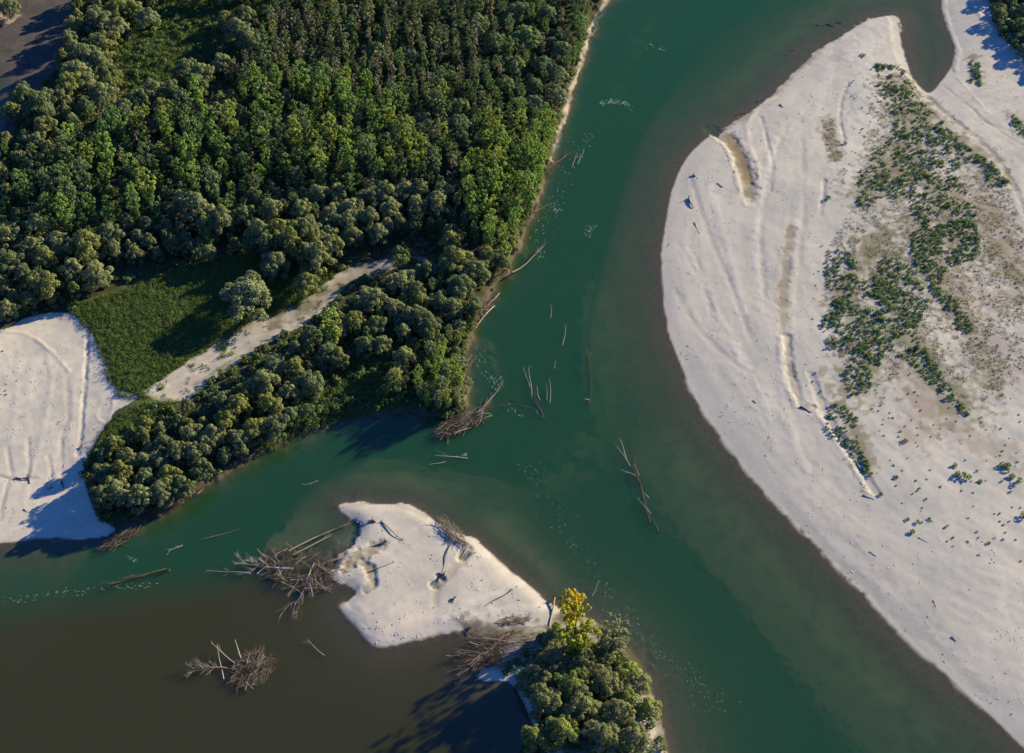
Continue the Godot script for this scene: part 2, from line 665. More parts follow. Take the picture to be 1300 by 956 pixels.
# a tapering round stick through the points, closed at the end
func stick(st: SurfaceTool, pts: Array, r0: float, r1: float, sides := 5) -> void:
	var n := pts.size()
	var rings := []
	var grain := rng.randf_range(0.75, 1.2)
	var last := Vector3.ZERO
	for i in n:
		var d: Vector3 = (pts[mini(i + 1, n - 1)] - pts[maxi(i - 1, 0)]).normalized()
		var ref := Vector3.UP if absf(d.y) < 0.9 else Vector3.RIGHT
		var s := d.cross(ref).normalized()
		if i > 0: s = (last - d * last.dot(d)).normalized()
		last = s
		var u := d.cross(s)
		var r := lerpf(r0, r1, float(i) / (n - 1))
		var ring := []
		for k in sides:
			var a := TAU * k / sides
			var o := s * cos(a) + u * sin(a)
			ring.append([pts[i] + o * r, o])
		rings.append(ring)
	st.set_color(Color(grain, grain, grain))
	for i in n - 1:
		for k in sides:
			var a = rings[i][k]
			var b = rings[i][(k + 1) % sides]
			var c = rings[i + 1][k]
			var e = rings[i + 1][(k + 1) % sides]
			for v in [a, c, b, b, c, e]:
				st.set_normal(v[1])
				st.add_vertex(v[0])
	for end in [0, n - 1]:
		var m: Vector3 = pts[end]
		var d: Vector3 = (pts[0] - pts[1]).normalized() if end == 0 else (pts[n - 1] - pts[n - 2]).normalized()
		for k in sides:
			st.set_normal(d)
			st.add_vertex(m)
			st.set_normal(d)
			st.add_vertex(rings[end][k][0])
			st.set_normal(d)
			st.add_vertex(rings[end][(k + 1) % sides][0])

func tool() -> SurfaceTool:
	var st := SurfaceTool.new()
	st.begin(Mesh.PRIMITIVE_TRIANGLES)
	return st

func bent(a: Vector3, b: Vector3, bow: float, n := 5) -> Array:
	var out := []
	var off := rand_dir() * a.distance_to(b) * bow
	var off2 := rand_dir() * a.distance_to(b) * bow * 0.5
	for i in n:
		var t := float(i) / (n - 1)
		out.append(a.lerp(b, t) + off * sin(PI * t) + off2 * sin(TAU * t))
	return out

func trunk_mesh(tall: float, r: float, limbs: int, reach: float) -> ArrayMesh:
	var st := tool()
	var top := Vector3(rng.randf_range(-0.5, 0.5), tall, rng.randf_range(-0.5, 0.5))
	stick(st, bent(Vector3(0, -0.5, 0), top, 0.03), r, r * 0.3, 7)
	for k in limbs:
		var t := rng.randf_range(0.3, 0.8)
		var a := k * TAU / limbs + rng.randf_range(-0.4, 0.4)
		var s := top * t
		stick(st, bent(s, s + Vector3(cos(a) * reach, reach * rng.randf_range(0.5, 1.0), sin(a) * reach), 0.1), r * 0.45, r * 0.1, 5)
	return st.commit()

# ------------------------------------------------------------------ plant materials
func leaf_mat(called: String, r: float, g: float, b: float, through := 0.75) -> StandardMaterial3D:
	var m := StandardMaterial3D.new()
	m.resource_name = called
	m.albedo_color = srgb(r, g, b)
	m.vertex_color_use_as_albedo = true
	m.roughness = 0.65
	m.metallic_specular = 0.25
	m.cull_mode = BaseMaterial3D.CULL_DISABLED
	m.backlight_enabled = true
	m.backlight = srgb(through, through, through * 0.55)
	return m

func wood_mat(called: String, r: float, g: float, b: float) -> StandardMaterial3D:
	var m := StandardMaterial3D.new()
	m.resource_name = called
	m.albedo_color = srgb(r, g, b)
	m.vertex_color_use_as_albedo = true
	m.roughness = 0.9
	m.metallic_specular = 0.2
	m.uv1_triplanar = true
	m.uv1_scale = Vector3(0.6, 0.6, 0.6)
	m.albedo_texture = M.bark_tex
	return m

func make_plant_materials() -> void:
	M.bark_tex = noise_tex(0.03, 31, Color(0.62, 0.6, 0.58), Color(1, 1, 1), 256, 4)
	M.bark = wood_mat("bark", 0.10, 0.085, 0.065)
	M.grey_wood = wood_mat("bleached_wood", 0.31, 0.265, 0.215)
	M.brown_wood = wood_mat("weathered_wood", 0.15, 0.11, 0.078)
	M.pale_wood = wood_mat("pale_wood", 0.46, 0.42, 0.36)
	M.root = wood_mat("root_soil", 0.11, 0.08, 0.055)
	M.willow = [leaf_mat("willow_grey", 0.171, 0.209, 0.108), leaf_mat("willow_olive", 0.188, 0.216, 0.075), leaf_mat("willow_deep", 0.128, 0.170, 0.085), leaf_mat("willow_light", 0.216, 0.251, 0.123)]
	M.poplar = [leaf_mat("poplar_green", 0.116, 0.207, 0.061), leaf_mat("poplar_bright", 0.164, 0.268, 0.061), leaf_mat("poplar_dull", 0.121, 0.177, 0.083), leaf_mat("poplar_yellowish", 0.218, 0.282, 0.065)]
	M.slender = [leaf_mat("young_dull", 0.102, 0.138, 0.074), leaf_mat("young_green", 0.086, 0.145, 0.058), leaf_mat("young_tan", 0.168, 0.165, 0.112), leaf_mat("young_olive", 0.131, 0.167, 0.072)]
	M.dome = [leaf_mat("sallow_deep", 0.089, 0.142, 0.060), leaf_mat("sallow_green", 0.112, 0.170, 0.070), leaf_mat("sallow_grey", 0.122, 0.168, 0.092)]
	M.sunlit_willow = leaf_mat("willow_sunlit", 0.190, 0.215, 0.105, 0.8)  # leaf colour brightened to stand in for full sun on the island
	M.lime_willow = leaf_mat("willow_lime", 0.200, 0.245, 0.070, 0.8)
	M.yellow = leaf_mat("autumn_yellow", 0.460, 0.360, 0.022, 0.6)
	M.lime = leaf_mat("autumn_lime", 0.250, 0.270, 0.030, 0.6)
	M.shrub = [leaf_mat("shrub_green", 0.100, 0.185, 0.056), leaf_mat("shrub_deep", 0.076, 0.140, 0.050), leaf_mat("shrub_olive", 0.140, 0.165, 0.066)]
	M.herb = leaf_mat("herbs_olive", 0.140, 0.140, 0.075)
	M.dry = leaf_mat("herbs_dry", 0.150, 0.112, 0.072)
	M.grass = leaf_mat("meadow_grass", 0.100, 0.156, 0.035)
	M.brush = leaf_mat("undergrowth_leaf", 0.077, 0.116, 0.033)

# ------------------------------------------------------------------ trees
var kinds := {}
var cells := {}

func taken(x: float, z: float, r: float) -> bool:
	var ci := floori(x / 16.0)
	var cj := floori(z / 16.0)
	for j in range(cj - 1, cj + 2):
		for i in range(ci - 1, ci + 2):
			for e in cells.get(Vector2i(i, j), []):
				var q: float = e.z + r
				if (e.x - x) * (e.x - x) + (e.y - z) * (e.y - z) < q * q: return true
	return false

func claim(x: float, z: float, r: float) -> void:
	var k := Vector2i(floori(x / 16.0), floori(z / 16.0))
	if not cells.has(k): cells[k] = []
	cells[k].append(Vector3(x, z, r))

func make_kinds() -> void:
	# crown variants, trunk, crown width, level of the crown's middle
	var k := {"crowns": [], "trunk": trunk_mesh(7.5, 0.42, 5, 3.0), "wide": 11.5, "mid": 6.6, "tall": 11.5}
	for i in 7: k.crowns.append(willow_crown())
	kinds.willow_tree = k
	k = {"crowns": [], "trunk": trunk_mesh(15.0, 0.30, 5, 1.6), "wide": 6.4, "mid": 10.5, "tall": 18.0}
	for i in 7: k.crowns.append(poplar_crown())
	kinds.poplar_tree = k
	k = {"crowns": [], "trunk": trunk_mesh(11.0, 0.15, 3, 0.8), "wide": 3.4, "mid": 7.5, "tall": 13.0}
	for i in 6: k.crowns.append(slender_crown())
	kinds.slender_tree = k
	k = {"crowns": [], "trunk": trunk_mesh(4.0, 0.22, 5, 1.6), "wide": 7.6, "mid": 3.4, "tall": 6.4}
	for i in 5: k.crowns.append(dome_crown())
	kinds.sallow_tree = k
	k = {"crowns": [], "trunk": trunk_mesh(15.0, 0.5, 6, 3.0), "wide": 9.2, "mid": 11.0, "tall": 20.0}
	for i in 3: k.crowns.append(broad_poplar_crown())
	kinds.broad_poplar_tree = k

var plan := []                    # {kind, x, z, s, v, mat, zone}

# narrow crowns in a close stand are drawn up: height over width grows as the crown gets smaller
func lift(kind: String, s: float) -> float:
	return clampf((0.6 + 0.4 * s) / s, 0.8, 1.7) if kind == "willow_tree" else 1.0

func plant(kind: String, x: float, z: float, s: float, mat: Material, zone: String) -> void:
	var k: Dictionary = kinds[kind]
	plan.append({"kind": kind, "x": x, "z": z, "s": s, "v": rng.randi() % k.crowns.size(), "mat": mat, "zone": zone, "t": lift(kind, s) * rng.randf_range(0.92, 1.12)})
	claim(x, z, k.wide * s * 0.5)

# crowns read one by one from the survey: x, y of the crown's middle and its width, all in survey points
func crowns(kind: String, mats: Array, zone: String, list: Array) -> void:
	var k: Dictionary = kinds[kind]
	var i := 0
	while i < list.size():
		var near := at(list[i], list[i + 1], 5.0)
		var wide: float = list[i + 2] * CAM.distance_to(near) / FOCAL
		var s: float = wide / k.wide
		var p := at(list[i], list[i + 1], k.mid * s * lift(kind, s) + 2.0)
		plant(kind, p.x, p.z, s, mats[rng.randi() % mats.size()], zone)
		i += 3

func inside_list(pts: Array, h: float) -> PackedVector2Array:
	var out := PackedVector2Array()
	var i := 0
	while i < pts.size():
		var p := at(pts[i], pts[i + 1], h)
		out.append(Vector2(p.x, p.z))
		i += 2
	return out

# fills an area with trees that keep their distance; mix: [kind, materials, share, smallest, largest]
func stand(pts: Array, zone: String, mix: Array, tries: int, close := 0.62) -> void:
	var a := inside_list(pts, 7.0)
	var lo := a[0]
	var hi := a[0]
	for p in a:
		lo = lo.min(p)
		hi = hi.max(p)
	for t in tries:
		var q := Vector2(rng.randf_range(lo.x, hi.x), rng.randf_range(lo.y, hi.y))
		var pick := rng.randf()
		var e: Array = mix[0]
		for m in mix:
			e = m
			pick -= m[2]
			if pick <= 0.0: break
		var s := rng.randf_range(e[3], e[4])
		if not Geometry2D.is_point_in_polygon(q, a): continue
		var id := region_at(q.x, q.y)
		if id == 0 or id == 6 or (id == 1 and height_at(q.x, q.y) < (0.5 if q.x > -30.0 and q.y > -130.0 else 1.2)): continue
		var k: Dictionary = kinds[e[0]]
		if taken(q.x, q.y, k.wide * s * 0.5 * close): continue
		var mats: Array = e[1]
		plant(e[0], q.x, q.y, s, mats[rng.randi() % mats.size()], zone)

var landmarks := {"by the mudflat": Vector2(60, 110), "by far clearing": Vector2(220, 70), "by the meadow": Vector2(250, 380), "by the sandbar": Vector2(60, 420), "by dry channel": Vector2(300, 460), "by main river": Vector2(700, 200), "far upstream": Vector2(745, 40), "by the river bend": Vector2(600, 450), "in mid-wood": Vector2(380, 170), "by the clearing corner": Vector2(350, 30), "near the top edge": Vector2(470, 2), "near the bank top": Vector2(640, 10), "amid the stand": Vector2(520, 70), "below the stand": Vector2(430, 110), "by the clearing": Vector2(490, 320)}

func tree_label(e: Dictionary) -> String:
	var k: Dictionary = kinds[e.kind]
	var wide: float = k.wide * e.s
	var big: Array = {"willow_tree": [6.5, 9.0], "poplar_tree": [4.6, 5.9], "slender_tree": [2.9, 3.4], "sallow_tree": [6.0, 8.0]}[e.kind]
	var size: String = "small" if wide < big[0] else "mid-sized" if wide < big[1] else "large"
	var tone: String = {"willow_grey": "grey-green", "willow_olive": "olive", "willow_deep": "dark", "willow_sunlit": "pale", "willow_lime": "lime green", "willow_light": "pale",  "poplar_green": "green", "poplar_bright": "bright green", "poplar_dull": "dull green", "poplar_yellowish": "yellow-green", "young_dull": "dull", "young_green": "green", "young_tan": "tan", "young_olive": "olive", "sallow_deep": "dark", "sallow_green": "green", "sallow_grey": "grey-green"}[e.mat.resource_name]
	var what: String = {"willow_tree": "round willow", "poplar_tree": "upright poplar", "slender_tree": "slender tree", "sallow_tree": "low bushy willow"}[e.kind]
	var best := ""
	if e.zone.contains("wood") or e.zone.contains("stand") or e.zone.contains("bank") or e.zone.contains("bend"):
		var near := 1e9
		for l in landmarks:
			var p := at(landmarks[l].x, landmarks[l].y, 5.0)
			var d := Vector2(p.x - e.x, p.z - e.z).length()
			if d < near:
				near = d
				best = l
	return "%s %s %s %s" % [size, tone, what, e.zone] + (", " + best if best else "")

func build_trees() -> void:
	var seen := {}
	plan.sort_custom(func(a, b): return kinds[a.kind].wide * a.s > kinds[b.kind].wide * b.s)
	var rest := {}
	for e in plan:
		var k: Dictionary = kinds[e.kind]
		var y := maxf(height_at(e.x, e.z), 0.05)
		seen[e.kind] = seen.get(e.kind, 0) + 1
		var b := Basis(Vector3.UP, rng.randf() * TAU).scaled(Vector3(e.s, e.s * e.t, e.s))
		if seen[e.kind] > 300:
			if not rest.has(e.kind): rest[e.kind] = []
			rest[e.kind].append([Transform3D(b, Vector3(e.x, y, e.z)), e.v, e.mat])
			continue
		wanted.append({"kind": e.kind, "label": e.label if e.has("label") else tree_label(e), "own": e.has("label"), "tf": Transform3D(b, Vector3(e.x, y, e.z)), "parts": [["trunk", k.trunk, M.bark], ["crown", k.crowns[e.v], e.mat]], "cat": "tree"})
	print("trees ", seen)
	for kind in rest:
		var parent := Node3D.new()
		parent.name = numbered("distant_" + kind.replace("_tree", "_trees"))
		add_child(parent)
		tag(parent, "mass of small " + {"willow_tree": "willow", "poplar_tree": "poplar", "slender_tree": "slender young", "sallow_tree": "bushy willow"}[kind] + " crowns filling the gaps in the wood", "trees", "", "stuff")
		var lots := {}
		for r in rest[kind]:
			var key := [r[1], r[2]]
			if not lots.has(key): lots[key] = []
			lots[key].append(r[0])
		for key in lots:
			many("crowns", kinds[kind].crowns[key[0]], key[1], lots[key], parent)

func many(called: String, mesh: Mesh, mat: Material, where: Array, parent: Node3D) -> MultiMeshInstance3D:
	var mm := MultiMesh.new()
	mm.transform_format = MultiMesh.TRANSFORM_3D
	mm.mesh = mesh
	mm.instance_count = where.size()
	for i in where.size(): mm.set_instance_transform(i, where[i])
	var o := MultiMeshInstance3D.new()
	o.name = called
	o.multimesh = mm
	o.material_override = mat
	o.set_meta("kind", "stuff")
	parent.add_child(o, true)
	return o

func make_trees() -> void:
	make_kinds()
	var W: Array = M.willow
	var P: Array = M.poplar
	var S: Array = M.slender
	var D: Array = M.dome
	# --- willows read one by one, save a few added for shade
	crowns("willow_tree", W, "beside the mudflat", [121,27,34, 128,55,36, 105,75,34, 126,80,30, 97,95,34, 85,110,36, 110,103,26, 130,120,34, 155,38,28, 190,22,30, 150,15,30, 170,12,26, 30,122,30, 50,135,40, 62,150,30, 13,140,22, 55,165,28, 48,185,24, 78,128,26])
	crowns("willow_tree", W, "around the far clearing", [286,24,22, 300,36,32, 315,22,24, 311,50,30, 326,66,26, 196,116,28, 216,118,24, 236,90,28, 258,92,28, 284,82,24, 206,136,26, 180,128,26, 160,140,28, 250,112,26])
	crowns("willow_tree", W, "in the dark sandbar grove", [75,310,34, 112,318,46, 120,346,36, 40,314,30, 10,392,26, 2,362,24, 12,330,36, 30,350,30, 60,335,30, 95,345,28, 8,300,34, 140,300,34, 45,285,30])
	crowns("willow_tree", W, "above the shaded meadow", [255,270,40, 284,286,38, 262,296,30, 232,262,32, 352,340,36, 388,328,28, 330,300,34, 356,300,30, 386,300,28, 310,285,30, 345,275,28, 340,318,26, 408,332,34, 372,312,34, 398,312,30, 420,318,28])  # the last few are added to shade the meadow
	crowns("willow_tree", [W[0], W[3]], "in the sunlit willow row", [392,286,30, 420,272,30, 446,264,32, 470,254,30, 494,246,30, 516,240,28, 536,240,26, 380,268,28, 404,252,28, 440,284,28, 470,276,28, 500,268,28, 528,260,26, 556,262,30, 430,246,26, 470,240,24, 560,245,26, 415,298,26, 450,300,24, 480,298,26])
	crowns("willow_tree", W, "above the river bend", [475,382,36, 508,363,38, 532,372,30, 450,408,26, 478,412,26, 398,426,26, 412,450,32, 432,452,26, 540,346,28, 580,330,42, 604,346,40, 588,366,36, 616,324,30, 574,308,30, 530,405,32, 556,386,28, 572,392,26, 520,402,26, 498,395,26, 500,478,32, 512,458,28, 548,420,28, 462,440,26, 486,438,26])
	crowns("willow_tree", W, "between dry channel and river", [345,466,32, 370,500,28, 388,488,36, 336,492,36, 340,516,32, 346,540,34, 372,470,28, 312,498,30, 306,520,32, 318,545,32, 290,536,30, 282,512,26, 300,560,30, 270,550,30])
	crowns("willow_tree", W, "in the thicket beside the sandbar", [135,602,28, 155,598,26, 166,582,24, 184,588,24, 198,584,26, 246,574,28, 258,592,28, 216,604,32, 186,608,26, 150,624,34, 176,628,34, 130,632,28, 226,574,28, 240,552,28, 262,566,26, 232,612,28, 204,624,30, 210,564,24, 140,616,26])
	for e in plan:
		if e.zone == "above the shaded meadow": e.t *= 1.3  # drawn taller so their shade reaches over the meadow
	special("willow_tree", W[0], "large round willow standing alone in the shaded meadow", 310,375,64)
	special("willow_tree", W[1], "yellowish round willow in front of the dark grove by the sandbar", 64,364,38)
	special("willow_tree", W[1], "olive willow at the meadow edge beside the dry channel", 387,358,32)
	special("poplar_tree", P[3], "small yellow-green tree above the dry channel among willows", 421,415,28)
	special("willow_tree", W[2], "small dark willow alone in the shaded clearing by the wood", 508,326,24)
	# --- island
	special("broad_poplar_tree", M.yellow, "autumn yellow poplar at the tip of the gravel island", 727,774,34)
	special("broad_poplar_tree", M.lime, "lime-yellow lower poplar beside the autumn yellow one", 731,802,48)
	special("broad_poplar_tree", M.sunlit_willow, "tall feathery grey-green willow behind the yellow poplar on the island", 780,800,40)
	plan[plan.size() - 1].t = 0.7
	crowns("willow_tree", [M.sunlit_willow, M.sunlit_willow, M.lime_willow], "crowding the end of the gravel island", [704,832,40, 740,840,38, 676,856,42, 722,866,42, 762,862,36, 690,892,44, 740,900,44, 786,900,38, 710,930,42, 760,934,42, 806,934,38, 676,936,36])
	crowns("sallow_tree", [M.sunlit_willow, M.lime_willow], "crowding the end of the gravel island", [768,832,26, 798,852,32, 815,866,30, 784,872,26, 750,820,24, 826,898,34, 800,884,28, 700,812,26])
	crowns("sallow_tree", D, "in the far stand", [477,68,32, 518,71,30, 583,158,30, 628,56,36, 607,30,32, 398,98,28, 565,94,30, 584,136,28, 537,155,28, 560,40,24])
	crowns("sallow_tree", D, "along the straight bank", [668,48,40, 680,133,30, 656,136,28, 677,112,28, 705,122,32, 714,66,30, 732,27,30, 708,96,28, 690,84,28, 652,84,30, 694,22,30, 660,16,32, 640,108,28])
	# --- stands
	stand([610,170, 700,150, 708,185, 690,230, 668,290, 644,330, 600,300, 590,230], "on the sunlit bank", [["poplar_tree", [P[1], P[3], P[1], P[3]], 0.85, 0.6, 1.2], ["slender_tree", [S[1], S[3]], 0.15, 0.7, 1.0]], 700, 0.55)
	stand([80,190, 150,140, 250,140, 330,105, 480,112, 482,235, 330,240, 200,275, 60,300, 20,260], "in the bright mid-wood", [["poplar_tree", P, 0.74, 0.6, 1.35], ["willow_tree", W, 0.10, 0.4, 0.7], ["slender_tree", S, 0.16, 0.7, 1.3]], 1800, 0.82)
	stand([480,120, 560,110, 640,150, 620,220, 560,235, 482,235], "in the bright mid-wood", [["poplar_tree", [P[0], P[2], P[3]], 0.6, 0.55, 1.15], ["slender_tree", S, 0.4, 0.7, 1.3]], 500, 0.74)
	stand([640,-10, 752,-10, 742,40, 722,110, 712,160, 640,175, 620,120], "along the straight bank", [["sallow_tree", D, 0.45, 0.7, 1.3], ["poplar_tree", [P[0], P[2]], 0.4, 0.5, 0.8], ["slender_tree", S, 0.15, 0.7, 1.2]], 800, 0.66)
	stand([330,-20, 660,-20, 640,150, 480,120, 330,112, 280,100, 330,60, 345,30], "in the far stand", [["slender_tree", S, 0.80, 0.75, 1.45], ["sallow_tree", D, 0.12, 0.5, 1.0], ["poplar_tree", [P[0], P[2], P[3]], 0.08, 0.5, 0.9]], 3000, 0.92)
	stand([-20,190, 40,170, 100,150, 90,190, 60,300, 150,280, 150,330, 90,380, -40,405, -40,230], "in the dark sandbar grove", [["willow_tree", W, 0.8, 0.4, 0.75], ["poplar_tree", [P[0], P[2]], 0.2, 0.5, 0.8]], 900, 0.6)
	stand([340,235, 600,225, 640,330, 590,316, 560,286, 480,300, 410,306, 330,320, 250,300, 280,250], "in the shaded lower wood", [["willow_tree", [W[2], W[0]], 0.7, 0.35, 0.6], ["poplar_tree", [P[0], P[2]], 0.3, 0.5, 0.7]], 1400, 0.6)
	stand([150,280, 250,262, 290,320, 150,330], "in the shaded lower wood", [["willow_tree", [W[2], W[0]], 0.9, 0.4, 0.7], ["poplar_tree", [P[0], P[2]], 0.1, 0.5, 0.7]], 400, 0.6)
	stand([430,400, 470,380, 560,330, 640,330, 612,390, 596,430, 588,470, 560,440, 500,430, 460,450, 420,460], "above the river bend", [["willow_tree", W, 0.55, 0.35, 0.6], ["poplar_tree", [P[0], P[2]], 0.25, 0.4, 0.7], ["sallow_tree", D, 0.2, 0.6, 1.0]], 700, 0.58)
	stand([540,430, 590,430, 590,500, 570,512, 530,505, 530,460], "on the crumbling point", [["poplar_tree", [P[1], P[3], W[3]], 0.6, 0.45, 0.8], ["sallow_tree", [D[2], D[1]], 0.4, 0.5, 0.9]], 500, 0.55)  # lighter leaf colours stand in for sun on this slope
	stand([120,585, 200,530, 290,500, 340,460, 400,430, 420,450, 400,510, 360,548, 280,585, 230,618, 170,645, 125,640], "between dry channel and river", [["willow_tree", W, 0.7, 0.35, 0.6], ["sallow_tree", D, 0.3, 0.6, 1.0]], 700, 0.6)
	stand([105,-20, 330,-30, 330,-5, 200,5, 160,30, 150,110, 60,180, 50,150], "beside the mudflat", [["willow_tree", W, 0.7, 0.4, 0.8], ["sallow_tree", D, 0.3, 0.7, 1.2]], 600, 0.6)
	stand([-60,-40, 14,-40, 14,14, -60,20], "at the far edge of the mudflat", [["willow_tree", W, 1.0, 0.5, 0.8]], 60, 0.6)
	stand([1262,-30, 1340,-30, 1340,90, 1300,64, 1280,46, 1266,20], "at the far edge of the gravel bar", [["sallow_tree", [D[1], D[2]], 1.0, 0.6, 1.2]], 500, 0.42)
	build_trees()

func special(kind: String, mat: Material, label: String, x: float, y: float, wide: float) -> void:
	crowns(kind, [mat], "", [x, y, wide])
	plan[plan.size() - 1].label = label

# everything that repeats: a few of one label are told apart by their order across the picture
func make_wanted() -> void:
	var same := {}
	for e in wanted:
		if not same.has(e.label): same[e.label] = []
		same[e.label].append(e)
	for label in same:
		var all: Array = same[label]
		all.sort_custom(func(a, b): return a.tf.origin.x < b.tf.origin.x)
		var n := all.size()
		var words := ["first", "second", "third", "fourth", "fifth", "sixth", "seventh", "eighth", "ninth", "tenth", "eleventh", "twelfth", "thirteenth", "fourteenth", "fifteenth", "sixteenth", "seventeenth", "eighteenth", "nineteenth", "twentieth"]
		for i in n:
			var e: Dictionary = all[i]
			var text: String = label
			var more := ""
			if n == 2: more = ["left one", "right one"][i]
			elif n > 2 and n <= 20: more = "leftmost" if i == 0 else "rightmost" if i == n - 1 else words[i] + " from left"
			if more: text = label + ", " + more
			if text.split(" ").size() > 16: text = text.substr(text.find(" ") + 1)
			if text.split(" ").size() > 16: text = label
			var o := thing(e.kind, e.tf.origin, text, e.cat, {"shrub": "shrubs on the bars", "willow_tree": "willows of the wood and island", "poplar_tree": "poplars of the wood", "slender_tree": "slender young trees of the wood", "broad_poplar_tree": "trees of the gravel island", "sallow_tree": "bushy willows of the wood"}[e.kind] if n <= 20 else label)
			o.basis = e.tf.basis
			for p in e.parts: part(p[0], p[1], o, p[2])

# ------------------------------------------------------------------ ground colours and relief
func paint_ground(mid: FastNoiseLite, fine: FastNoiseLite) -> void:
	# gravel sorted by the floods: bands drawn out along the flow, patches of coarser and finer shingle
	var band := noise(0.16, 41, 3)
	var patch := noise(0.02, 42, 3)
	var spot := noise(0.45, 43, 2)
	for j in NZ:
		for i in NX:
			var o := j * NX + i
			var id := region[o]
			var x := X0 + i * STEP
			var z := Z0 + j * STEP
			var s := spot.get_noise_2d(x, z)
			if id == 2 or id == 3 or id == 4 or id == 6:
				var bend := atan2(z + 60.0, 260.0 - x) if id == 3 else 2.2
				var ca := cos(bend)
				var sa := sin(bend)
				var u := x * sa + z * ca
				var v := x * ca - z * sa
				if id == 3:
					u = bend * 180.0
					v = Vector2(z + 60.0, 260.0 - x).length()
				var b := band.get_noise_2d(u * 0.12, v)
				var p := patch.get_noise_2d(x, z)
				var f := 1.0 + 0.10 * b + 0.12 * p + 0.07 * s
				var w := clampf(p * 0.9 + b * 0.4, -1.0, 1.0) * 0.035
				CR[o] *= f * (1.0 + w)
				CG[o] *= f
				CB[o] *= f * (1.0 - w)
				H[o] += 0.035 * b * smoothstep(0.15, 0.9, H[o])
			else:
				var f := 1.0 + 0.25 * s + 0.2 * mid.get_noise_2d(x * 1.7, z * 1.7)
				CR[o] *= f
				CG[o] *= f
				CB[o] *= f
			if H[o] < 0.06 and id != 1 and id != 5:
				var k := smoothstep(0.05, -0.02, H[o]) * 0.95
				CR[o] = lerpf(CR[o], 0.070 + 0.02 * s, k)
				CG[o] = lerpf(CG[o], 0.056 + 0.016 * s, k)
				CB[o] = lerpf(CB[o], 0.034 + 0.01 * s, k)
	var cream := Color(0.44, 0.415, 0.335)
	var pale := Color(0.43, 0.42, 0.38)
	var grey := Color(0.26, 0.25, 0.225)
	var damp := Color(0.20, 0.175, 0.12)
	var silt := Color(0.24, 0.21, 0.145)
	var olive := Color(0.15, 0.14, 0.08)
	var earth := Color(0.17, 0.13, 0.095)
	# --- shoals under water
	var bed := Color(0.16, 0.145, 0.07)
	for k in [[[742,370, 756,440, 750,520, 740,560, 700,590], 13.0, 1.7, 201], [[470,590, 540,606, 620,622, 640,660], 11.0, 1.5, 202], [[420,652, 392,668, 350,690], 8.0, 0.9, 203], [[880,580, 960,690, 1060,800, 1150,900], 22.0, 1.1, 204], [[940,120, 990,70, 1060,14, 1130,-10], 14.0, 1.1, 205], [[820,300, 822,380, 846,470], 10.0, 1.4, 206], [[640,660, 690,720, 700,750], 7.0, 1.5, 207], [[620,440, 632,470], 5.0, 1.3, 208], [[1160,40, 1180,30, 1200,60], 6.0, 0.6, 209], [[830,20, 800,60, 780,120], 8.0, 1.8, 210]]:
		shoal(k[0], k[1], k[2], bed, k[3])
	# --- gravel bar
	stroke([1062,46, 1030,70, 1000,98, 972,128, 940,150, 915,163], 3.6, -0.2, damp, 0.75, 0.8, 2)
	stroke([905,166, 925,180, 938,200, 945,222, 952,250], 4.4, -0.75, damp, 0.9, 0.9, 3)
	stroke([926,176, 937,194, 946,216, 950,236], 3.2, -0.35, Color(0.20, 0.155, 0.085), 0.8, 0.6, 4)
	stroke([903,172, 918,186, 929,208, 936,236, 944,262, 956,266], 1.3, 0.35, cream, 0.9, 0.6, 5)
	stroke([985,124, 968,134, 950,158, 952,190, 962,214, 962,240], 1.3, 0.35, cream, 0.8, 0.6, 6)
	stroke([966,150, 974,182, 980,214, 978,246], 0.9, -0.45, grey, 0.5, 0.8, 7)
	stroke([1003,296, 1000,322, 996,352, 993,382, 996,426], 2.6, -0.35, silt, 0.9, 0.9, 8)
	stroke([1010,284, 1008,330, 1004,380, 1003,430], 2.2, 0.2, cream, 0.55, 0.9, 9)
	stroke([998,430, 1002,464, 1008,490, 1016,512, 1030,522], 2.0, -0.7, silt, 0.8, 0.8, 10)
	stroke([990,432, 992,470, 1000,498, 1010,518], 1.3, 0.35, cream, 0.9, 0.8, 11)
	stroke([1030,480, 1040,512, 1058,545, 1076,575, 1096,604, 1112,630], 1.9, -0.55, grey, 0.35, 0.8, 12)
	stroke([1024,515, 1042,536, 1062,566, 1084,600, 1102,628], 1.2, 0.35, cream, 0.8, 0.9, 13)
	stroke([1128,24, 1131,48, 1138,76, 1150,96, 1166,116, 1178,130], 1.7, 0.25, cream, 0.85, 0.8, 14)
	stroke([1140,30, 1150,70, 1160,98, 1176,116], 1.4, -0.2, damp, 0.7, 0.8, 15)
	stroke([1108,28, 1098,60, 1092,100, 1100,140, 1086,190, 1074,230], 7.0, 0.25, pale, 0.55, 1.2, 16)
	stroke([1046,66, 1060,56, 1052,92, 1040,128, 1034,150], 3.0, 0.1, pale, 0.6, 1.0, 17)
	stroke([1056,48, 1064,60, 1058,78], 3.6, -0.15, grey, 0.6, 0.8, 18)
	stroke([1077,108, 1068,130, 1066,158, 1072,182], 0.9, -0.5, grey, 0.5, 0.8, 19)
	stroke([1050,158, 1054,180, 1062,200], 5.0, 0.0, Color(0.21, 0.18, 0.12), 0.7, 1.4, 20)
	stroke([1046,232, 1044,256, 1040,276], 1.2, -0.6, grey, 0.4, 0.6, 21)
	stroke([1198,0, 1200,20, 1210,48, 1216,66, 1212,90], 1.5, 0.45, Color(0.33, 0.325, 0.31), 0.7, 0.6, 22)
	stroke([1230,0, 1244,22, 1258,40], 1.4, 0.4, cream, 0.7, 0.8, 23)
	stroke([1178,124, 1204,150, 1236,176, 1266,206, 1290,248, 1304,282], 1.5, -0.4, Color(0.22, 0.19, 0.15), 0.7, 0.8, 24)
	stroke([1200,112, 1232,140, 1262,166, 1310,196], 0.9, -0.2, grey, 0.5, 0.8, 25)
